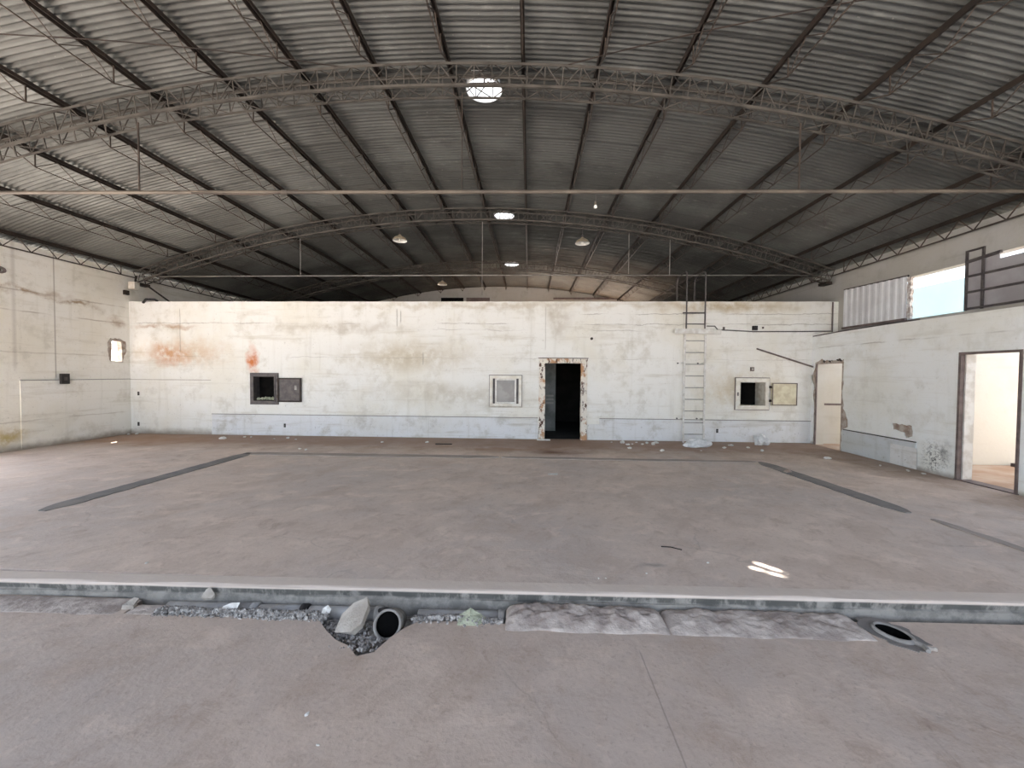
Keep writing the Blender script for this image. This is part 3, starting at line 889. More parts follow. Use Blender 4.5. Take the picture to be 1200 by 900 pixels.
# ------------------------------------------------------------------ tie pipes with hangers
t = thing('tie_pipe', 'tan rusty horizontal tie pipe slung under the nearest arch', 'pipe', None, (XC, 5.8, 4.33))
def tz(x): return 4.395 + (4.25 - 4.395) * (x + 8.0) / 14.7 - 4.33
pts = [(x - XC, 0, tz(x)) for x in [XL + (XR - XL) * k / 10 for k in range(11)]]
MB().tube(pts, .026, 10).build('pipe', 'tan_pipe', t, True)
for x in (-5.82, -.99, 3.72):
    MB().tube([(x - XC, 0, tz(x)), (x - XC, 0, arc(x, R_BOT) - 4.33)], .012 if x != -.99 else .006, 6).build('hanger_rod', 'steel2', t)
m = MB()
for x in (-8.6, -3.6, 1.2, 5.0):
    m = MB().lathe([(.0, -.045), (.034, -.045), (.034, .045), (0, .045)], 10, (0, 0, 0), Matrix.Rotation(R_(90), 3, 'Y'))
    o = m.build('coupling', 'tan_pipe', t); o.location = (x - XC, 0, tz(x))
MB().tube([(-5.0 - XC, -.02, tz(-5) - .02), (-3.9 - XC, -.03, tz(-3.9) - .05), (-3.4 - XC, 0, tz(-3.4) + .03)], .012, 6).build('wire_end', 'steel2', t)
t2 = thing('tie_pipe', 'thin grey horizontal tie pipe above the top of the dividing wall', 'pipe', None, (XC, 10.7, 4.32))
MB().tube([(XL - XC, 0, 0), (0, 0, .01), (XR - XC, 0, -.015)], .016, 8).build('pipe', 'pale_pipe', t2, True)
for (x, z0) in ((-6.22, 4.32), (-1.27, 3.80), (2.58, 4.35), (3.64, 4.32)):
    MB().tube([(x - XC, 0, z0 - 4.32), (x - XC, 0, arc(x, R_BOT) - 4.32)], .009, 6).build('hanger_rod', 'pale_pipe', t2)

# ------------------------------------------------------------------ lamps
def lamp(x, y, z, lab):
    zb = arc(x, R_BOT)
    t = thing('pendant_lamp', lab, 'lamp', 'hanging dome lamps', (x, y, z))
    MB().lathe([(.19, -.045), (.178, -.015), (.145, .03), (.09, .062), (.045, .075), (.045, .10), (.03, .115)], 28).build('shade', 'enamel_out', t, True)
    MB().lathe([(.19, -.045), (.174, -.017), (.142, .026), (.088, .058), (.04, .070), (.0, .072)], 28).build('shade_lining', 'enamel', t, True)
    MB().lathe([(.030, .115), (.034, .12), (.034, .16), (.016, .18), (0, .18)], 14).build('socket', 'dark_metal', t)
    MB().lathe([(0, -.045), (.018, -.04), (.026, -.015), (.016, .03), (.012, .07)], 12).build('bulb', 'enamel', t, True)
    MB().tube([(0, 0, .17), (.004, 0, (zb - z) / 2), (0, 0, zb - z + .01)], .006, 6).build('cord', 'dark_metal', t)
lamp(-3.49, 10.7, 5.30, 'white enamel dome lamp hanging from the second arch on the hatch side')
lamp(1.37, 10.7, 5.20, 'white enamel dome lamp hanging from the second arch above the doorway')
lamp(-3.42, 15.65, 5.22, 'small far white dome lamp hanging from the arch deep in the dark')
t = thing('hanging_bulb', 'bare bulb holder dangling from the tan tie pipe', 'bulb', None, (.92, 5.8, 4.10))
MB().tube([(0, 0, .06), (.01, 0, .14), (0, 0, tz(.92) + 4.33 - 4.10 - .027)], .004, 6).build('cord', 'dark_metal', t)
MB().lathe([(0, .07), (.014, .065), (.016, .03), (.014, .02)], 12).build('socket', 'tan_pipe', t)
MB().lathe([(.014, .02), (.024, .0), (.022, -.02), (0, -.03)], 12).build('bulb', 'enamel', t, True)
t = thing('hanging_wire', 'frayed dark wire dangling from a roof purlin on the annex side', 'wire', None, (5.65, 8.05, 4.60))
zt = arc(5.65, R_PUR) - 4.60 - .30
MB().tube([(0, 0, zt), (.01, .01, zt * .5), (-.01, 0, .05), (.015, 0, .0)], .007, 6).build('strand', 'dark_metal', t)
MB().tube([(-.01, 0, .14), (.03, .0, .10), (.035, 0, .02)], .006, 6).build('frayed_end', 'dark_metal', t)

# ------------------------------------------------------------------ dark steel hatch
def frame(m, x0, x1, z0, z1, b, ya, yb):
    m.box((x0, ya, z0), (x0 + b, yb, z1)); m.box((x1 - b, ya, z0), (x1, yb, z1))
    m.box((x0 + b, ya, z0), (x1 - b, yb, z0 + b)); m.box((x0 + b, ya, z1 - b), (x1 - b, yb, z1))
    return m
def liner(x0, x1, z0, z1, ya, yb):
    m = MB()
    m.add([(x0, ya, z0), (x1, ya, z0), (x1, ya, z1), (x0, ya, z1), (x0, yb, z0), (x1, yb, z0), (x1, yb, z1), (x0, yb, z1)],
          [(0, 1, 5, 4), (1, 2, 6, 5), (2, 3, 7, 6), (3, 0, 4, 7), (4, 5, 6, 7)])
    return m
t = thing('wall_hatch', 'dark steel wall hatch standing open with rubble inside', 'hatch', None, (-7.1, YB, .84))
O = Vector(t.location)
def sh(m, O=None):
    m.v = [tuple(Vector(p) - O) for p in m.v]; return m
sh(frame(MB(), -7.49, -6.72, .84, 1.69, .075, YB - .035, YB - .001), O).build('frame', 'dark_metal', t)
sh(frame(MB(), -7.415, -6.795, .915, 1.615, .025, YB - .05, YB - .001), O).build('inner_frame', 'dark_metal', t)
sh(liner(-7.395, -6.815, .935, 1.595, YB - .0, YB + .62), O).build('liner', 'dark_metal', t)
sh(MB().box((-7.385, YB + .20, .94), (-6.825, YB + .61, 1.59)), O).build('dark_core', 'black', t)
dr = sh(MB().box((-6.715, YB - .05, .915), (-6.08, YB - .012, 1.56)), O).build('door', 'dark_metal', t)
sh(frame(MB(), -6.715, -6.08, .915, 1.56, .035, YB - .066, YB - .05), O).build('door_rim', 'steel', dr)
sh(MB().box((-6.25, YB - .064, 1.24), (-6.19, YB - .05, 1.36)), O).build('latch', 'pale_pipe', dr)
for zz in (1.02, 1.45):
    sh(MB().tube([(-6.735, YB - .045, zz), (-6.735, YB - .045, zz + .09)], .016, 8), O).build('hinge', 'steel', dr)
rs = random.Random(31); m = MB()
for k in range(70):
    vs_, fs_ = stone(rs, rs.uniform(.018, .04))
    xx = rs.uniform(-7.33, -6.86); yy = rs.uniform(YB + .03, YB + .17)
    m.add([p + Vector((xx, yy, .955 + rs.uniform(0, .07) * (1 - abs(xx + 7.08) * 1.4) + .01)) for p in vs_], fs_)
o = m.build('hatch_rubble', 'mosschunk'); tag(o, 'heap of pale rubble lying inside the dark steel hatch', 'rubble', kind='stuff')

# cream hatch
t = thing('wall_hatch', 'cream painted wall hatch standing open beside the ladder', 'hatch', None, (5.7, YB, .85)); O = Vector(t.location)
sh(frame(MB(), 5.28, 6.11, .85, 1.65, .10, YB - .04, YB - .001), O).build('frame', 'cream_light', t)
sh(frame(MB(), 5.262, 6.128, .832, 1.668, .018, YB - .02, YB - .001), O).build('shadow_outline', 'brown_frame', t)  # brown outline shadow added as strips, setting the frame off the wall
sh(frame(MB(), 5.37, 6.02, .94, 1.56, .018, YB - .05, YB - .001), O).build('inner_frame', 'cream_frame', t)
sh(liner(5.385, 6.015, .94, 1.545, YB, YB + .7), O).build('liner', 'cream_frame', t)
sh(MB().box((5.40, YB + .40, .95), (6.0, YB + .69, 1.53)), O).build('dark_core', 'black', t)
dr = sh(MB().box((6.165, YB - .07, .965), (6.78, YB - .015, 1.535)), O).build('door', 'cream', t)
sh(frame(MB(), 6.165, 6.78, .965, 1.535, .02, YB - .078, YB - .07), O).build('door_rim', 'brown_frame', dr)
for zz in (1.05, 1.40):
    sh(MB().box((6.10, YB - .06, zz), (6.19, YB - .04, zz + .06)), O).build('hinge', 'steel', dr)
sh(MB().box((5.315, YB - .056, 1.20), (5.34, YB - .04, 1.29)), O).build('latch', 'dark_metal', t)

# ------------------------------------------------------------------ small window
t = link('window_1', None, None, (-.61, YB, .85)); tag(t, 'small cream framed window in the dividing wall beside the doorway', kind='structure'); O = Vector(t.location)
sh(frame(MB(), -1.03, -.19, .85, 1.67, .08, YB - .05, YB + .06), O).build('window_frame', 'cream_light', t)
sh(frame(MB(), -1.045, -.175, .835, 1.685, .015, YB - .02, YB + .0), O).build('shadow_outline', 'brown_frame', t)  # thin brown strips put in as the window frame's outline shadow
sa = sh(frame(MB(), -.89, -.33, .93, 1.59, .045, YB - .01, YB + .03), O).build('sash', 'white_paint', t)
sh(MB().box((-.95, YB + .02, .93), (-.89, YB + .03, 1.59)), O).build('weathered_strip', 'dark_metal', t)
sh(MB().box((-.33, YB + .02, .93), (-.27, YB + .03, 1.59)), O).build('weathered_strip', 'dark_metal', t)
sh(MB().box((-.846, YB + .006, .974), (-.374, YB + .014, 1.546)), O).build('pane', 'pane', t)
sh(MB().box((-1.05, YB - .05, .835), (-.17, YB - .001, .862)), O).build('window_sill', 'cream_frame', t)

# ------------------------------------------------------------------ doorway frames
t = link('door_1', None, None, (.88, YB, 0)); tag(t, 'dark doorway with peeling rust-stained painted frame', kind='structure'); O = Vector(t.location)
def rough_box(lo, hi, seed, amp=.008, div=24, axis=2):
    m = MB()
    bm = bmesh.new()
    bmesh.ops.create_cube(bm, size=1)
    for v in bm.verts:
        v.co = Vector(((lo[k] + hi[k]) / 2 + v.co[k] * (hi[k] - lo[k]) for k in range(3)))
    es = [e for e in bm.edges if abs((e.verts[0].co - e.verts[1].co).normalized()[axis]) > .9]
    bmesh.ops.subdivide_edges(bm, edges=es, cuts=div, use_grid_fill=True)
    for v in bm.verts:
        v.co += Vector((noise.noise(v.co * 6 + Vector((seed, 0, 0))), noise.noise(v.co * 6 + Vector((0, seed, 0))), 0 if axis == 2 else noise.noise(v.co * 6))) * amp
    bm.verts.index_update()
    m.add([v.co.copy() for v in bm.verts], [tuple(q.index for q in f.verts) for f in bm.faces])
    bm.free()
    return m
sh(rough_box((.26, YB - .035, 0), (.42, YB + .12, 2.0), 1), O).build('jamb', 'peel', t)
sh(rough_box((1.35, YB - .035, 0), (1.51, YB + .12, 2.0), 2), O).build('jamb', 'peel', t)
sh(rough_box((.26, YB - .035, 2.0), (1.51, YB + .12, 2.12), 3, axis=0), O).build('lintel', 'peel', t)
sh(MB().box((.24, YB - .045, 2.12), (1.53, YB + .01, 2.14)), O).build('top_strip', 'brown_frame', t)
sh(MB().box((.22, YB - .16, 0.0), (.56, YB - .03, .022)), O).build('threshold_scrap', 'chip', t)

t = link('door_2', None, None, (XRL, 9.95, 0)); tag(t, 'knocked-through doorway with ragged broken edges in the annex wall', kind='structure'); O = Vector(t.location)
sh(MB().box((XRL + .03, 10.345, .004), (XRL + .215, 10.362, 2.015)), O).build('reveal', 'room', t)
sh(MB().box((XRL + .005, 10.335, .004), (XRL + .03, 10.365, 2.02)), O).build('edge_strip', 'brown_frame', t)
t = link('door_3', None, None, (XRL, 6.58, 0)); tag(t, 'annex doorway with a thin brown frame', kind='structure'); O = Vector(t.location)
sh(MB().box((XRL - .015, 6.97, 0), (XRL + .05, 7.008, 2.13)), O).build('jamb', 'brown_frame', t)
sh(MB().box((XRL - .015, 6.142, 0), (XRL + .05, 6.18, 2.13)), O).build('jamb', 'brown_frame', t)
sh(MB().box((XRL - .015, 6.18, 2.092), (XRL + .05, 6.97, 2.13)), O).build('lintel', 'brown_frame', t)
sh(MB().box((XRL - .02, 6.13, 0), (XRL + .2, 7.02, .015)), O).build('sill', 'brown_frame', t)
m = sh(MB().box((XRL + .06, 6.955, .016), (XRL + .21, 6.985, 2.09)), O); m.build('reveal', 'white_paint', t)
# long dark slab lying on the annex floor
o = MB().box((9.3, 7.55, .004), (10.4, 8.1, .07)).build('dark_slab', 'dark_metal'); tag(o, 'dark flat slab on the orange annex floor', 'slab')

# ------------------------------------------------------------------ band of openings in the upper right wall
t = thing('corrugated_panel', 'white corrugated sheet closing the end of the upper side opening', 'panel', None, (XR, 9.45, 2.84)); O = Vector(t.location)
m = MB(); NC = 60; vs, fs = [], []
for k in range(NC + 1):
    yy = 8.63 + (10.30 - 8.63) * k / NC
    xx = XR - .03 - .016 * (1 if (k // 3) % 2 else 0)
    vs += [(xx, yy, 2.88), (xx, yy, 3.84 - .06 * (10.3 - yy) / 1.6)]
for k in range(NC): fs.append((2 * k, 2 * k + 2, 2 * k + 3, 2 * k + 1))
sh(m.add(vs, fs), O).build('sheet', 'sheet_white', t)
sh(MB().bar((XR - .02, 8.62, 3.79), (XR - .02, 10.3, 3.85), .03), O).build('top_rail', 'dark_metal', t)
sh(MB().bar((XR - .04, 8.62, 2.90), (XR - .04, 10.3, 2.90), .05), O).build('bottom_rail', 'brown_frame', t)
# broken pier beside the bright opening
m = panel(ragged(rect(8.58, 8.66, 2.91, 3.755), .05, .015, 12), [], lambda u, v, s: (s, u, v), XR - .005, XR + .05)
m.build('broken_pier', 'pier', wru, fix=True)
# framed window with grey sheet
t = link('window_2', None, None, (XR, 6.5, 2.9)); tag(t, 'steel framed upper window backed by grey sheets', kind='structure'); O = Vector(t.location)
sh(MB().box((XR + .012, 3.6, 2.9), (XR + .025, 7.53, 3.70)), O).build('backing_sheet', 'sheet_grey', t)
sh(MB().box((XR + .012, 7.05, 3.70), (XR + .025, 7.53, 3.79)), O).build('backing_sheet', 'sheet_grey', t)
for zz in (2.93, 3.22, 3.50):
    sh(MB().bar((XR - .02, 3.6, zz), (XR - .02, 7.53, zz), .035), O).build('rail', 'dark_metal', t)
sh(MB().bar((XR - .02, 7.0, 3.80), (XR - .02, 7.53, 3.76), .045), O).build('rail', 'dark_metal', t)
for yy, zt_ in ((7.52, 3.96), (7.26, 3.96), (6.2, 3.80), (5.0, 3.80)):
    sh(MB().bar((XR - .02, yy, 2.9), (XR - .02, yy, zt_), .03), O).build('post', 'dark_metal', t)
sh(MB().bar((XR - .02, 7.26, 3.945), (XR - .02, 7.52, 3.945), .03), O).build('rail', 'dark_metal', t)

# conduits on the ledge and in the corner
t = thing('conduit', 'thin dark conduit running along the dividing wall to the corner above the cream hatch', 'conduit', None, (4.7, YB, 2.9)); O = Vector(t.location)
sh(MB().tube([(4.52, YB - .03, 2.97), (4.72, YB - .03, 2.97), (4.80, YB - .02, 2.88), (5.7, YB - .02, 2.835), (6.8, YB - .02, 2.84), (7.59, YB - .03, 2.85)], .014, 6), O).build('pipe', 'dark_metal', t)
sh(MB().box((4.93, YB - .04, 2.86), (4.97, YB - .004, 2.95)), O).build('clip', 'dark_metal', t)
o = MB().tube([(7.62, YB - .03, 2.77), (7.62, YB - .03, 3.58)], .016, 8).build('corner_pipe', 'brown_frame'); tag(o, 'short upright brown pipe on the ledge in the wall corner', 'pipe')
o = MB().tube([(XRL - .012, YB - .04, 2.72), (XRL - .02, 9.6, 2.75), (XRL - .02, 8.4, 2.77), (XRL - .02, 7.7, 2.775)], .014, 6).build('ledge_cable', 'dark_metal'); tag(o, 'dark sagging cable along the ledge above the annex wall', 'cable')
o = MB().tube([(5.78, YB - .03, 2.40), (7.15, YB - .06, 1.95)], .02, 8).build('slanting_pipe', 'brown_frame'); tag(o, 'dark pipe slanting down the wall to the corner above the cream hatch', 'pipe')

# ------------------------------------------------------------------ ladder
t = thing('wall_ladder', 'white steel ladder with dark handrail hoops fixed to the dividing wall', 'ladder', None, (4.17, 10.3, 0)); O = Vector(t.location)
for x in (3.915, 4.42):
    sh(MB().bar((x, 10.3, .0), (x, 10.3, 2.74), .04, .03), O).build('rail', 'white_paint', t)
for k in range(9):
    zz = .22 + k * .295
    sh(MB().tube([(3.915, 10.3, zz), (4.42, 10.3, zz)], .009, 8), O).build('rung', 'pale_pipe', t)
for zz in (3.0, 3.28):
    sh(MB().tube([(3.93 - (.08 if zz > 3.1 else 0), 10.3, zz), (4.40, 10.3, zz)], .013 if zz < 3.1 else .018, 8), O).build('rung', 'dark_metal', t)
for x in (3.94, 4.40):
    sh(MB().tube([(x, 10.3, 2.80), (x, 10.3, 4.20), (x, 10.34, 4.30), (x, 10.42, 4.33), (x, 10.85, 4.33), (x, 10.95, 4.28), (x, 10.98, 4.2), (x, 10.98, 3.44)], .02, 8), O).build('handrail', 'dark_metal', t)
sh(MB().box((3.66, 10.255, 2.76), (4.62, 10.32, 2.88)), O).build('cross_plank', 'white_paint', t)
sh(MB().box((4.62, 10.28, 2.755), (4.80, 10.32, 2.86)), O).build('plank_end', 'white_paint', t)
for zz in (.60, 2.02, 2.82):
    for x in (3.915, 4.42):
        sh(MB().bar((x, 10.3, zz), (x, YB, zz), .025), O).build('bracket', 'white_paint', t)
        if zz < 2.5: sh(MB().tube([(x - .10, YB - .03, zz), (x - .10, YB, zz)], .018, 8), O).build('bolt', 'dark_metal', t)

# ------------------------------------------------------------------ small fittings on the walls
def socket(x, z, lab, y=YB - .012):
    t = thing('wall_socket', lab, 'socket', None, (x, y, z))
    MB().box((-.025, -.004, -.05), (.025, .006, .05)).build('plate', 'black_plastic', t)
    MB().box((-.010, -.009, -.02), (.010, -.004, .02)).build('insert', 'dark_metal', t)
socket(-10.64, 1.10, 'upper black wall socket by the corner near the ragged hole', YB - .015)
socket(-10.65, .27, 'lower black wall socket by the corner near the ragged hole', YB - .015)
socket(-6.55, .28, 'black wall socket low down under the dark steel hatch', YB - .019)
socket(4.84, .29, 'black wall socket low down beside the ladder', YB - .019)
t = thing('junction_box', 'open black junction box on the conduit above the cream hatch', 'box', None, (5.72, YB - .04, 2.92))
MB().box((-.055, -.02, -.05), (.055, .039, .06)).build('box', 'black_plastic', t)
MB().box((.19, .02, -.01), (.23, .039, .04)).build('side_clip', 'brown_frame', t)
t = thing('junction_box', 'small brown junction box above the cream hatch', 'box', None, (5.68, YB - .03, 1.88))
MB().box((-.04, -.01, -.05), (.04, .029, .05)).build('box', 'brown_frame', t)
MB().box((-.02, -.016, -.025), (.02, -.01, .025)).build('cover', 'cement', t)
t = thing('switch_box', 'dark maroon switch box on the wall with the ragged hole', 'box', None, (XL + .014, 8.92, 1.52))
MB().box((0, -.085, -.12), (.05, .085, .12)).build('box', 'black_plastic', t)
MB().box((.05, -.03, -.04), (.06, .03, .04)).build('cover', 'dark_metal', t)
o = MB().tube([(1.61, YB - .002, 2.64), (1.61, YB - .045, 2.64)], .035, 10).build('anchor_bolt', 'steel'); tag(o, 'rusty anchor bolt in the wall above the dark doorway', 'bolt')
# round bracket high on the left wall
t = thing('wall_ring', 'brown ring bracket high on the wall with the ragged hole', 'bracket', None, (XL + .03, 7.80, 3.77))
pts = [(0, .10 * math.cos(k * math.pi / 6), .055 * math.sin(k * math.pi / 6)) for k in range(13)]
MB().tube(pts, .022, 8, False).build('ring', 'brown_frame', t, True)
MB().box((-.03, -.04, -.03), (.0, .04, .03)).build('plate', 'brown_frame', t)
# bracket cluster and brace in the corner under the second arch
t = thing('corner_floodlight', 'pale weathered floodlight under the end of the second arch', 'light', None, (XL + .2, 10.48, 4.02))
MB().box((-.09, -.10, -.10), (.09, .04, .09)).build('housing', 'cream_frame', t)
MB().bar((0, 0, .08), (-.02, .06, .28), .03).build('bracket', 'steel', t)
o = MB().tube([(XL + .25, 10.75, 4.10), (XL + .9, 11.2, 3.44)], .022, 8).build('corner_brace', 'steel'); tag(o, 'dark diagonal strut above the wall under the end of the second arch', 'strut')
t = thing('wall_bracket', 'small dark bracket on the corner below the floodlight', 'bracket', None, (XL, 10.40, 3.82))
MB().box((0, -.06, -.06), (.06, .06, .06)).build('plate', 'steel', t); MB().box((.06, -.02, -.03), (.10, .02, .03)).build('lug', 'steel', t)
o = MB().tube([(-10.45, YB - .03, 3.56), (-10.35, YB - .05, 3.65), (-10.2, YB + .05, 3.66), (-10.15, YB + .1, 3.62)], .03, 8).build('rubber_hose_end', 'black_plastic'); tag(o, 'black hose end hooked over the top of the dividing wall', 'hose')

# ------------------------------------------------------------------ channel: mounds, gravel, pipes, rubble
def mound(name, x0, x1, y0, y1, h, seed, lab, mat='mound', kb=0.0, base=ZLOW, cat='concrete'):
    nx, ny = max(10, int((x1 - x0) / (.014 if h > .03 else .05))), 22
    vs, fs = [], []
    for i in range(nx + 1):
        for j in range(ny + 1):
            u, v = i / nx, j / ny
            x = x0 + (x1 - x0) * u
            sk = .014 * (x + 1.0)
            y = y0 + sk * .5 + (y1 + sk - y0 - sk * .5) * v
            e = min(1, min(u, 1 - u) * nx / 5) ** .6
            pr = math.sin(math.pi * v * .70) ** .75 if v else 0.0
            q = noise.fractal(Vector((x * 8 + seed, y * 10, seed)), .7, 2.0, 6) * .62 + noise.noise(Vector((x * 1.5, seed, 0))) * .35
            z = base + (h * pr * (1 + .65 * q)) * e - (.004 if j == 0 or i in (0, nx) else 0)
            if j == ny: z = -.24
            jy = (.014 * noise.noise(Vector((x * 7, v * 3, seed)))) if j else .05 * noise.noise(Vector((x * 4, 0, seed)))
            vs.append((x, y + jy, z))
    for i in range(nx):
        for j in range(ny):
            a = i * (ny + 1) + j
            fs.append((a, a + ny + 1, a + ny + 2, a + 1))
    o = MB().add(vs, fs).build(name, mat, None, True)
    return tag(o, lab, cat)
mound('concrete_mound', -.16, 1.02, 2.80, 3.06, .060, 3, 'lumpy ridge of rough concrete filling the channel, nearest the open clay pipe')
mound('concrete_mound', 1.02, 2.44, 2.80, 3.07, .038, 8, 'low ridge of smeared concrete filling the channel beside the oval drain')
mound('concrete_mound', -10.8, -3.08, 2.84, 3.075, .012, 5, 'long smooth concrete fill along the foot of the kerb', cat='concrete')
mound('concrete_mound', -3.04, -2.78, 2.86, 3.00, .008, 6, 'short flat concrete stub at the end of the gravel')

rs = random.Random(3)
m = MB()
def gz(x, y):
    f = 1 - abs((y - 2.90) / .13)
    return -.155 + .048 * max(0, f) + .02 * noise.noise(Vector((x * 6, y * 6, 2)))
for k in range(2000):
    if k < 1150: x, y = rs.uniform(-2.82, -1.50), rs.gauss(2.90, .035)
    elif k < 1650: x, y = rs.uniform(-.85, -.18), rs.gauss(2.925, .03)
    else: x, y = rs.uniform(-1.55, -1.0), rs.uniform(2.56, 2.92)
    y = max(2.50, min(2.95, y))
    if math.hypot(x + 1.0, y - 2.86) < .14: continue
    r = rs.uniform(.006, .016) * (1.3 if rs.random() < .15 else 1)
    vs_, fs_ = stone(rs, r)
    zz = gz(x, y) if k < 1650 else -.128 - .05 * min(1, max(0, (y - 2.55) / .25))
    m.add([p + Vector((x, y, zz + rs.uniform(0, .02))) for p in vs_], fs_)
o = m.build('gravel', 'gravel'); tag(o, 'loose grey gravel lying in the broken channel along the kerb', 'gravel', kind='stuff')

# plastic pipes lying in the channel
plab = ['grey plastic pipe length in the channel, farthest from the clay pipe', 'grey plastic pipe length in the channel with a black joint', 'grey plastic pipe length in the channel behind the concrete slab lump', 'grey plastic pipe length in the channel beside the pale green lump']
for k, (x0, x1) in enumerate(((-2.85, -2.12), (-2.10, -1.72), (-1.70, -1.13), (-.84, -.17))):
    t = thing('drain_pipe', plab[k], 'pipe', None, ((x0 + x1) / 2, 3.032, -.165))
    h = (x1 - x0) / 2
    MB().tube([(-h, -.004, 0), (h, .004, .004)], .05, 14).build('pipe', 'pvc', t, True)
    MB().tube([(h - .05, .004, .004), (h - .0, .004, .004)], .056, 14).build('collar', 'black_plastic' if k == 1 else 'pvc', t, True)
# open clay pipe
t = thing('clay_pipe', 'open mouth of a thick stoneware drain pipe poking out of the channel', 'pipe', None, (-1.0, 2.80, -.09))
rotp = (Matrix.Rotation(R_(6), 3, 'Z') @ Matrix.Rotation(R_(62), 3, 'X'))
# mouth points to the near side and up
MB().lathe([(.100, .02), (.098, -.02), (.094, -.24), (.082, -.24), (.083, .02), (.087, .026), (.096, .026), (.100, .02)], 28, (0, 0, 0), rotp).build('barrel', 'clay', t, True, fix=True)
MB().lathe([(.0, -.055), (.080, -.055), (.0825, -.005)], 28, (0, 0, 0), rotp).build('dark_inside', 'black', t)
MB().tube([(.04, .10, .02), (-.06, .13, .03), (-.12, .16, .0)], .016, 8).build('wire_stub', 'black_plastic', t)

# slab lump
def lump(name, pts_top, thick, mat, lab, cat, loc, rot, group=None):
    m = MB(); n = len(pts_top)
    rr = random.Random(len(lab))
    top = [(x, y, z) for x, y, z in pts_top]
    bot = [(x * .93 + rr.uniform(-.01, .01), y * .93 + rr.uniform(-.01, .01), z - thick + rr.uniform(-.01, .01)) for x, y, z in pts_top]
    c = Vector((0, 0, .004))
    m.add(top + bot + [tuple(c), (0, 0, -thick)], [(i, (i + 1) % n, 2 * n) for i in range(n)] + [((i + 1) % n + n, i + n, 2 * n + 1) for i in range(n)] + [(i, i + n, (i + 1) % n + n, (i + 1) % n) for i in range(n)])
    o = m.build(name, mat, None, fix=True)
    o.location = loc; o.rotation_euler = rot
    return tag(o, lab, cat, group)
lump('concrete_lump', [(-.11, -.07, 0), (.02, -.10, .005), (.09, -.06, 0), (.12, .06, 0), (.10, .13, .0), (.0, .11, .004), (-.08, .05, 0)], .055, 'chunk', 'broken flat lump of concrete leaning in the pit beside the clay pipe', 'rubble', (-1.27, 2.80, -.055), (R_(34), R_(-16), 0))
lump('concrete_lump', [(-.09, -.05, -.02), (.06, -.06, -.02), (.13, .0, -.02), (.08, .05, -.015), (.0, .055, .03), (-.08, .03, -.01)], .05, 'mosschunk', 'pale greenish lump of rubble lying on the gravel in the channel', 'rubble', (-.42, 2.905, -.078), (.1, .05, .1))
lump('concrete_lump', [(-.03, -.02, 0), (.03, -.02, .005), (.035, .01, .0), (.01, .02, .045), (-.025, .015, .01)], .03, 'chip', 'small white shard leaning on the gravel near the concrete lump', 'shard', (-1.52, 2.93, -.085), (.6, .1, .3))
lump('plaster_chunk', [(-.05, -.02, -.02), (.04, -.025, -.02), (.055, .0, .0), (.02, .015, .055), (-.02, .015, .03)], .03, 'chunk', 'pale chunk of plaster stuck against the face of the kerb', 'rubble', (-2.53, 3.035, -.045), (.3, 0, 0))
lump('plaster_chunk', [(-.06, -.03, 0), (.05, -.03, .0), (.06, .02, .03), (.0, .025, .02), (-.05, .01, .0)], .02, 'chip', 'white flake of plaster lying on the gravel beside the plastic pipe', 'rubble', (-2.27, 2.93, -.085), (.4, .15, .3))
lump('plaster_chunk', [(-.04, -.03, 0), (.03, -.03, .0), (.04, .02, .02), (.0, .035, .02), (-.03, .01, .0)], .03, 'chunk', 'broken concrete corner at the start of the gravel', 'rubble', (-3.06, 2.93, -.072), (.2, .15, .3))

# oval floor drain
t = thing('floor_drain', 'oval open drain mouth with pale rim sunk in the near floor', 'drain', None, (2.60, 2.92, -.112))
rotd = Matrix(((DB_.x, DA_.x, 0), (DB_.y, DA_.y, 0), (0, 0, 1))) @ Matrix.Diagonal((.76, 1.0, 1.0))
MB().lathe([(.098, -.18), (.100, .016), (.108, .026), (.122, .020), (.126, .010), (.120, -.18)], 28, (0, 0, 0), rotd).build('rim', 'clay', t, True, fix=True)
MB().lathe([(0, -.09), (.085, -.07), (.099, .012)], 28, (0, 0, 0), rotd).build('dark_inside', 'black', t)
MB().tube([(.055, -.10, .012), (.075, -.15, .018), (.055, -.20, .018)], [.018, .016, .014], 8).build('stub_pipe', 'clay', t)
MB().tube([(.07, -.17, .018), (.12, -.185, .022)], .013, 8).build('stub_fork', 'brick', t)
cx_ = []
rr_ = random.Random(4)
for k in range(30):
    aa = k * math.pi / 15
    cx_.append(tuple(DR + DA_ * ((.19 + rr_.uniform(-.03, .03)) * math.cos(aa)) + DB_ * ((.15 + rr_.uniform(-.025, .025)) * math.sin(aa))))
o = panel([c for c in cx_], [dr_hole], lambda u, v, q: (u, v, q), ZLOW, ZLOW + .005).build('cement_apron', 'strip', nf, fix=True)

# ------------------------------------------------------------------ litter on the raised floor
def crumple(r, seed, sx=1, sy=1, sz=1, mat='bag', name='plastic_bag'):
    bm = bmesh.new()
    bmesh.ops.create_icosphere(bm, subdivisions=3, radius=r)
    for v in bm.verts:
        n_ = noise.fractal(v.co * (9 * .12 / r) + Vector((seed, 0, 0)), 1, 2, 3)
        v.co *= 1 + .45 * n_
        v.co = Vector((v.co.x * sx, v.co.y * sy, v.co.z * sz))
        if v.co.z < -r * sz * .75: v.co.z = -r * sz * .75
    mz = min(v.co.z for v in bm.verts)
    for v in bm.verts: v.co.z -= mz
    me = bpy.data.meshes.new(name); bm.to_mesh(me); bm.free()
    me.materials.append(MAT[mat])
    return me
o = link('plastic_bag', crumple(.15, 3, 1.1, .8, 1.05), None, (5.76, 10.15, .0)); tag(o, 'crumpled white plastic bag on the floor under the cream hatch', 'bag')
o = link('plastic_bundle', crumple(.15, 9, 2.1, .8, .80, 'bag', 'plastic_bundle'), None, (4.02, 9.72, 0), (0, 0, .12)); tag(o, 'rolled white plastic bundle on the floor in front of the ladder', 'bundle')
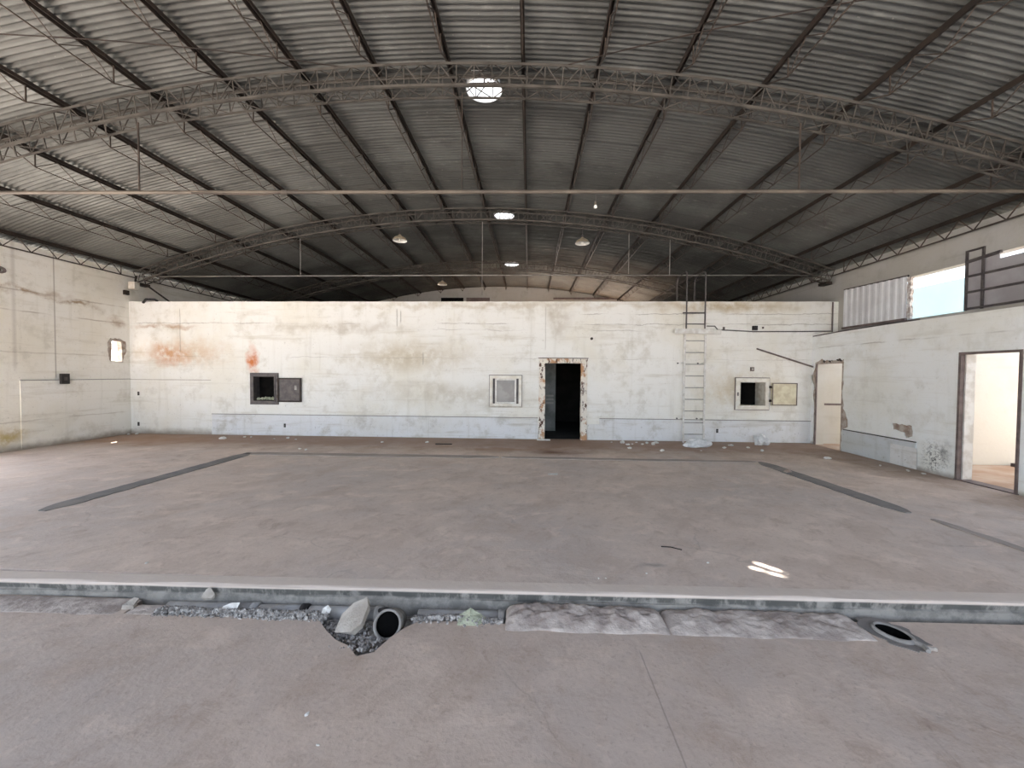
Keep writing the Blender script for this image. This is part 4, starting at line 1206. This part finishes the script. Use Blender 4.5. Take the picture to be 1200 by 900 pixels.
o = MB().box((-.20, -.015, 0), (.20, .015, .022)).build('dark_batten', 'stick'); o.location = (-2.04, 9.55, 0); o.rotation_euler = (0, 0, .03); tag(o, 'short black batten lying on the floor along the dividing wall', 'batten')
o = MB().tube([(-.09, .0, .006), (0, .01, .008), (.1, -.02, .006)], .006, 6).build('twig', 'stick'); o.location = (1.42, 4.0, 0); o.rotation_euler = (0, 0, -.25); tag(o, 'thin dark stick lying on the open raised floor', 'stick')
m = MB().add([(-.09, -.04, .002), (.08, -.05, .006), (.09, .04, .014), (-.07, .05, .004), (0, 0, .016)], [(0, 1, 4), (1, 2, 4), (2, 3, 4), (3, 0, 4)])
o = m.build('paper_scrap', 'paper'); o.location = (.42, 6.85, 0); tag(o, 'white scrap of paper in the middle of the raised floor', 'paper')
o = link('white_lump', crumple(.05, 5, 1.5, 1, .7, 'chip', 'white_lump'), None, (-7.78, 9.85, 0)); tag(o, 'white plaster lump on the floor left below the dark steel hatch', 'lump')
o['label'] = 'fist-sized white plaster lump on the floor between the corner and the dark hatch'
o = link('orange_lump', crumple(.035, 15, 1.5, 1, .8, 'brick', 'brick_crumb'), None, (4.58, 7.25, .012)); tag(o, 'brown brick crumb lying on the dark screed strip', 'brick crumb'); o.name = 'brick_crumb'
rc = random.Random(77)
spots = [(-7.4, 10.12), (-7.25, 10.15), (-6.5, 9.95), (-6.2, 10.05), (-5.9, 9.9), (-3.6, 9.7), (-2.5, 9.75), (2.1, 10.2), (2.35, 10.1), (2.42, 9.85), (2.55, 9.95), (2.72, 10.2), (2.8, 9.95), (2.95, 10.1), (3.05, 9.9), (3.1, 10.05), (3.2, 10.15), (2.35, 9.4), (3.0, 9.1), (4.4, 10.0), (4.6, 9.6), (4.9, 9.9), (5.2, 9.7), (5.3, 9.3), (3.9, 9.2), (6.2, 8.54), (6.75, 7.95), (-5.1, 8.7), (-4.9, 8.6), (-10.75, 10.3), (-10.6, 10.38), (6.9, 7.55), (6.98, 7.35)]
cm = [crumple(.03, 20 + k, rc.uniform(.9, 1.7), rc.uniform(.8, 1.3), rc.uniform(.5, .9), 'chip', 'plaster_chip') for k in range(5)]
for k, (x, y) in enumerate(spots):
    o = link('plaster_chip', cm[k % 5], None, (x, y, 0), (0, 0, rc.uniform(0, 6)))
    s = rc.uniform(.6, 1.5) * (1.0 if k < 27 else .8); o.scale = (s, s, s)
    if y > 8.9 and x < -10: wh = 'in the corner below the ragged hole'
    elif y > 8.9 and x < -5: wh = 'below the dark steel hatch'
    elif y > 8.9 and x < 0: wh = 'below the small cream window'
    elif y > 8.9 and x < 3.5: wh = 'between the dark doorway and the ladder'
    elif y > 8.9: wh = 'around the white bundle by the ladder'
    elif x > 5: wh = 'along the foot of the annex wall'
    else: wh = 'beside the pale screed strip'
    tag(o, 'small white plaster chip on the floor ' + wh, 'chip', 'plaster chips ' + wh)
spots2 = [(-1.17, 2.05), (-1.02, 1.88), (-.05, 1.7), (2.3, 1.55), (-3.4, 3.4), (1.03, 3.47), (.6, 3.36), (.66, 3.37), (1.65, 3.7)]
for k, (x, y) in enumerate(spots2):
    o = link('concrete_crumb', cm[k % 5], None, (x, y, ZLOW if y < 3 else 0), (0, 0, rc.uniform(0, 6)))
    s = rc.uniform(.2, .4); o.scale = (s, s, s)
    wh = 'on the near floor below the kerb' if y < 3 else 'on the raised floor just behind the kerb'
    tag(o, 'tiny pale crumb lying ' + wh, 'crumb', 'crumbs ' + wh)
bpy.context.view_layer.update()
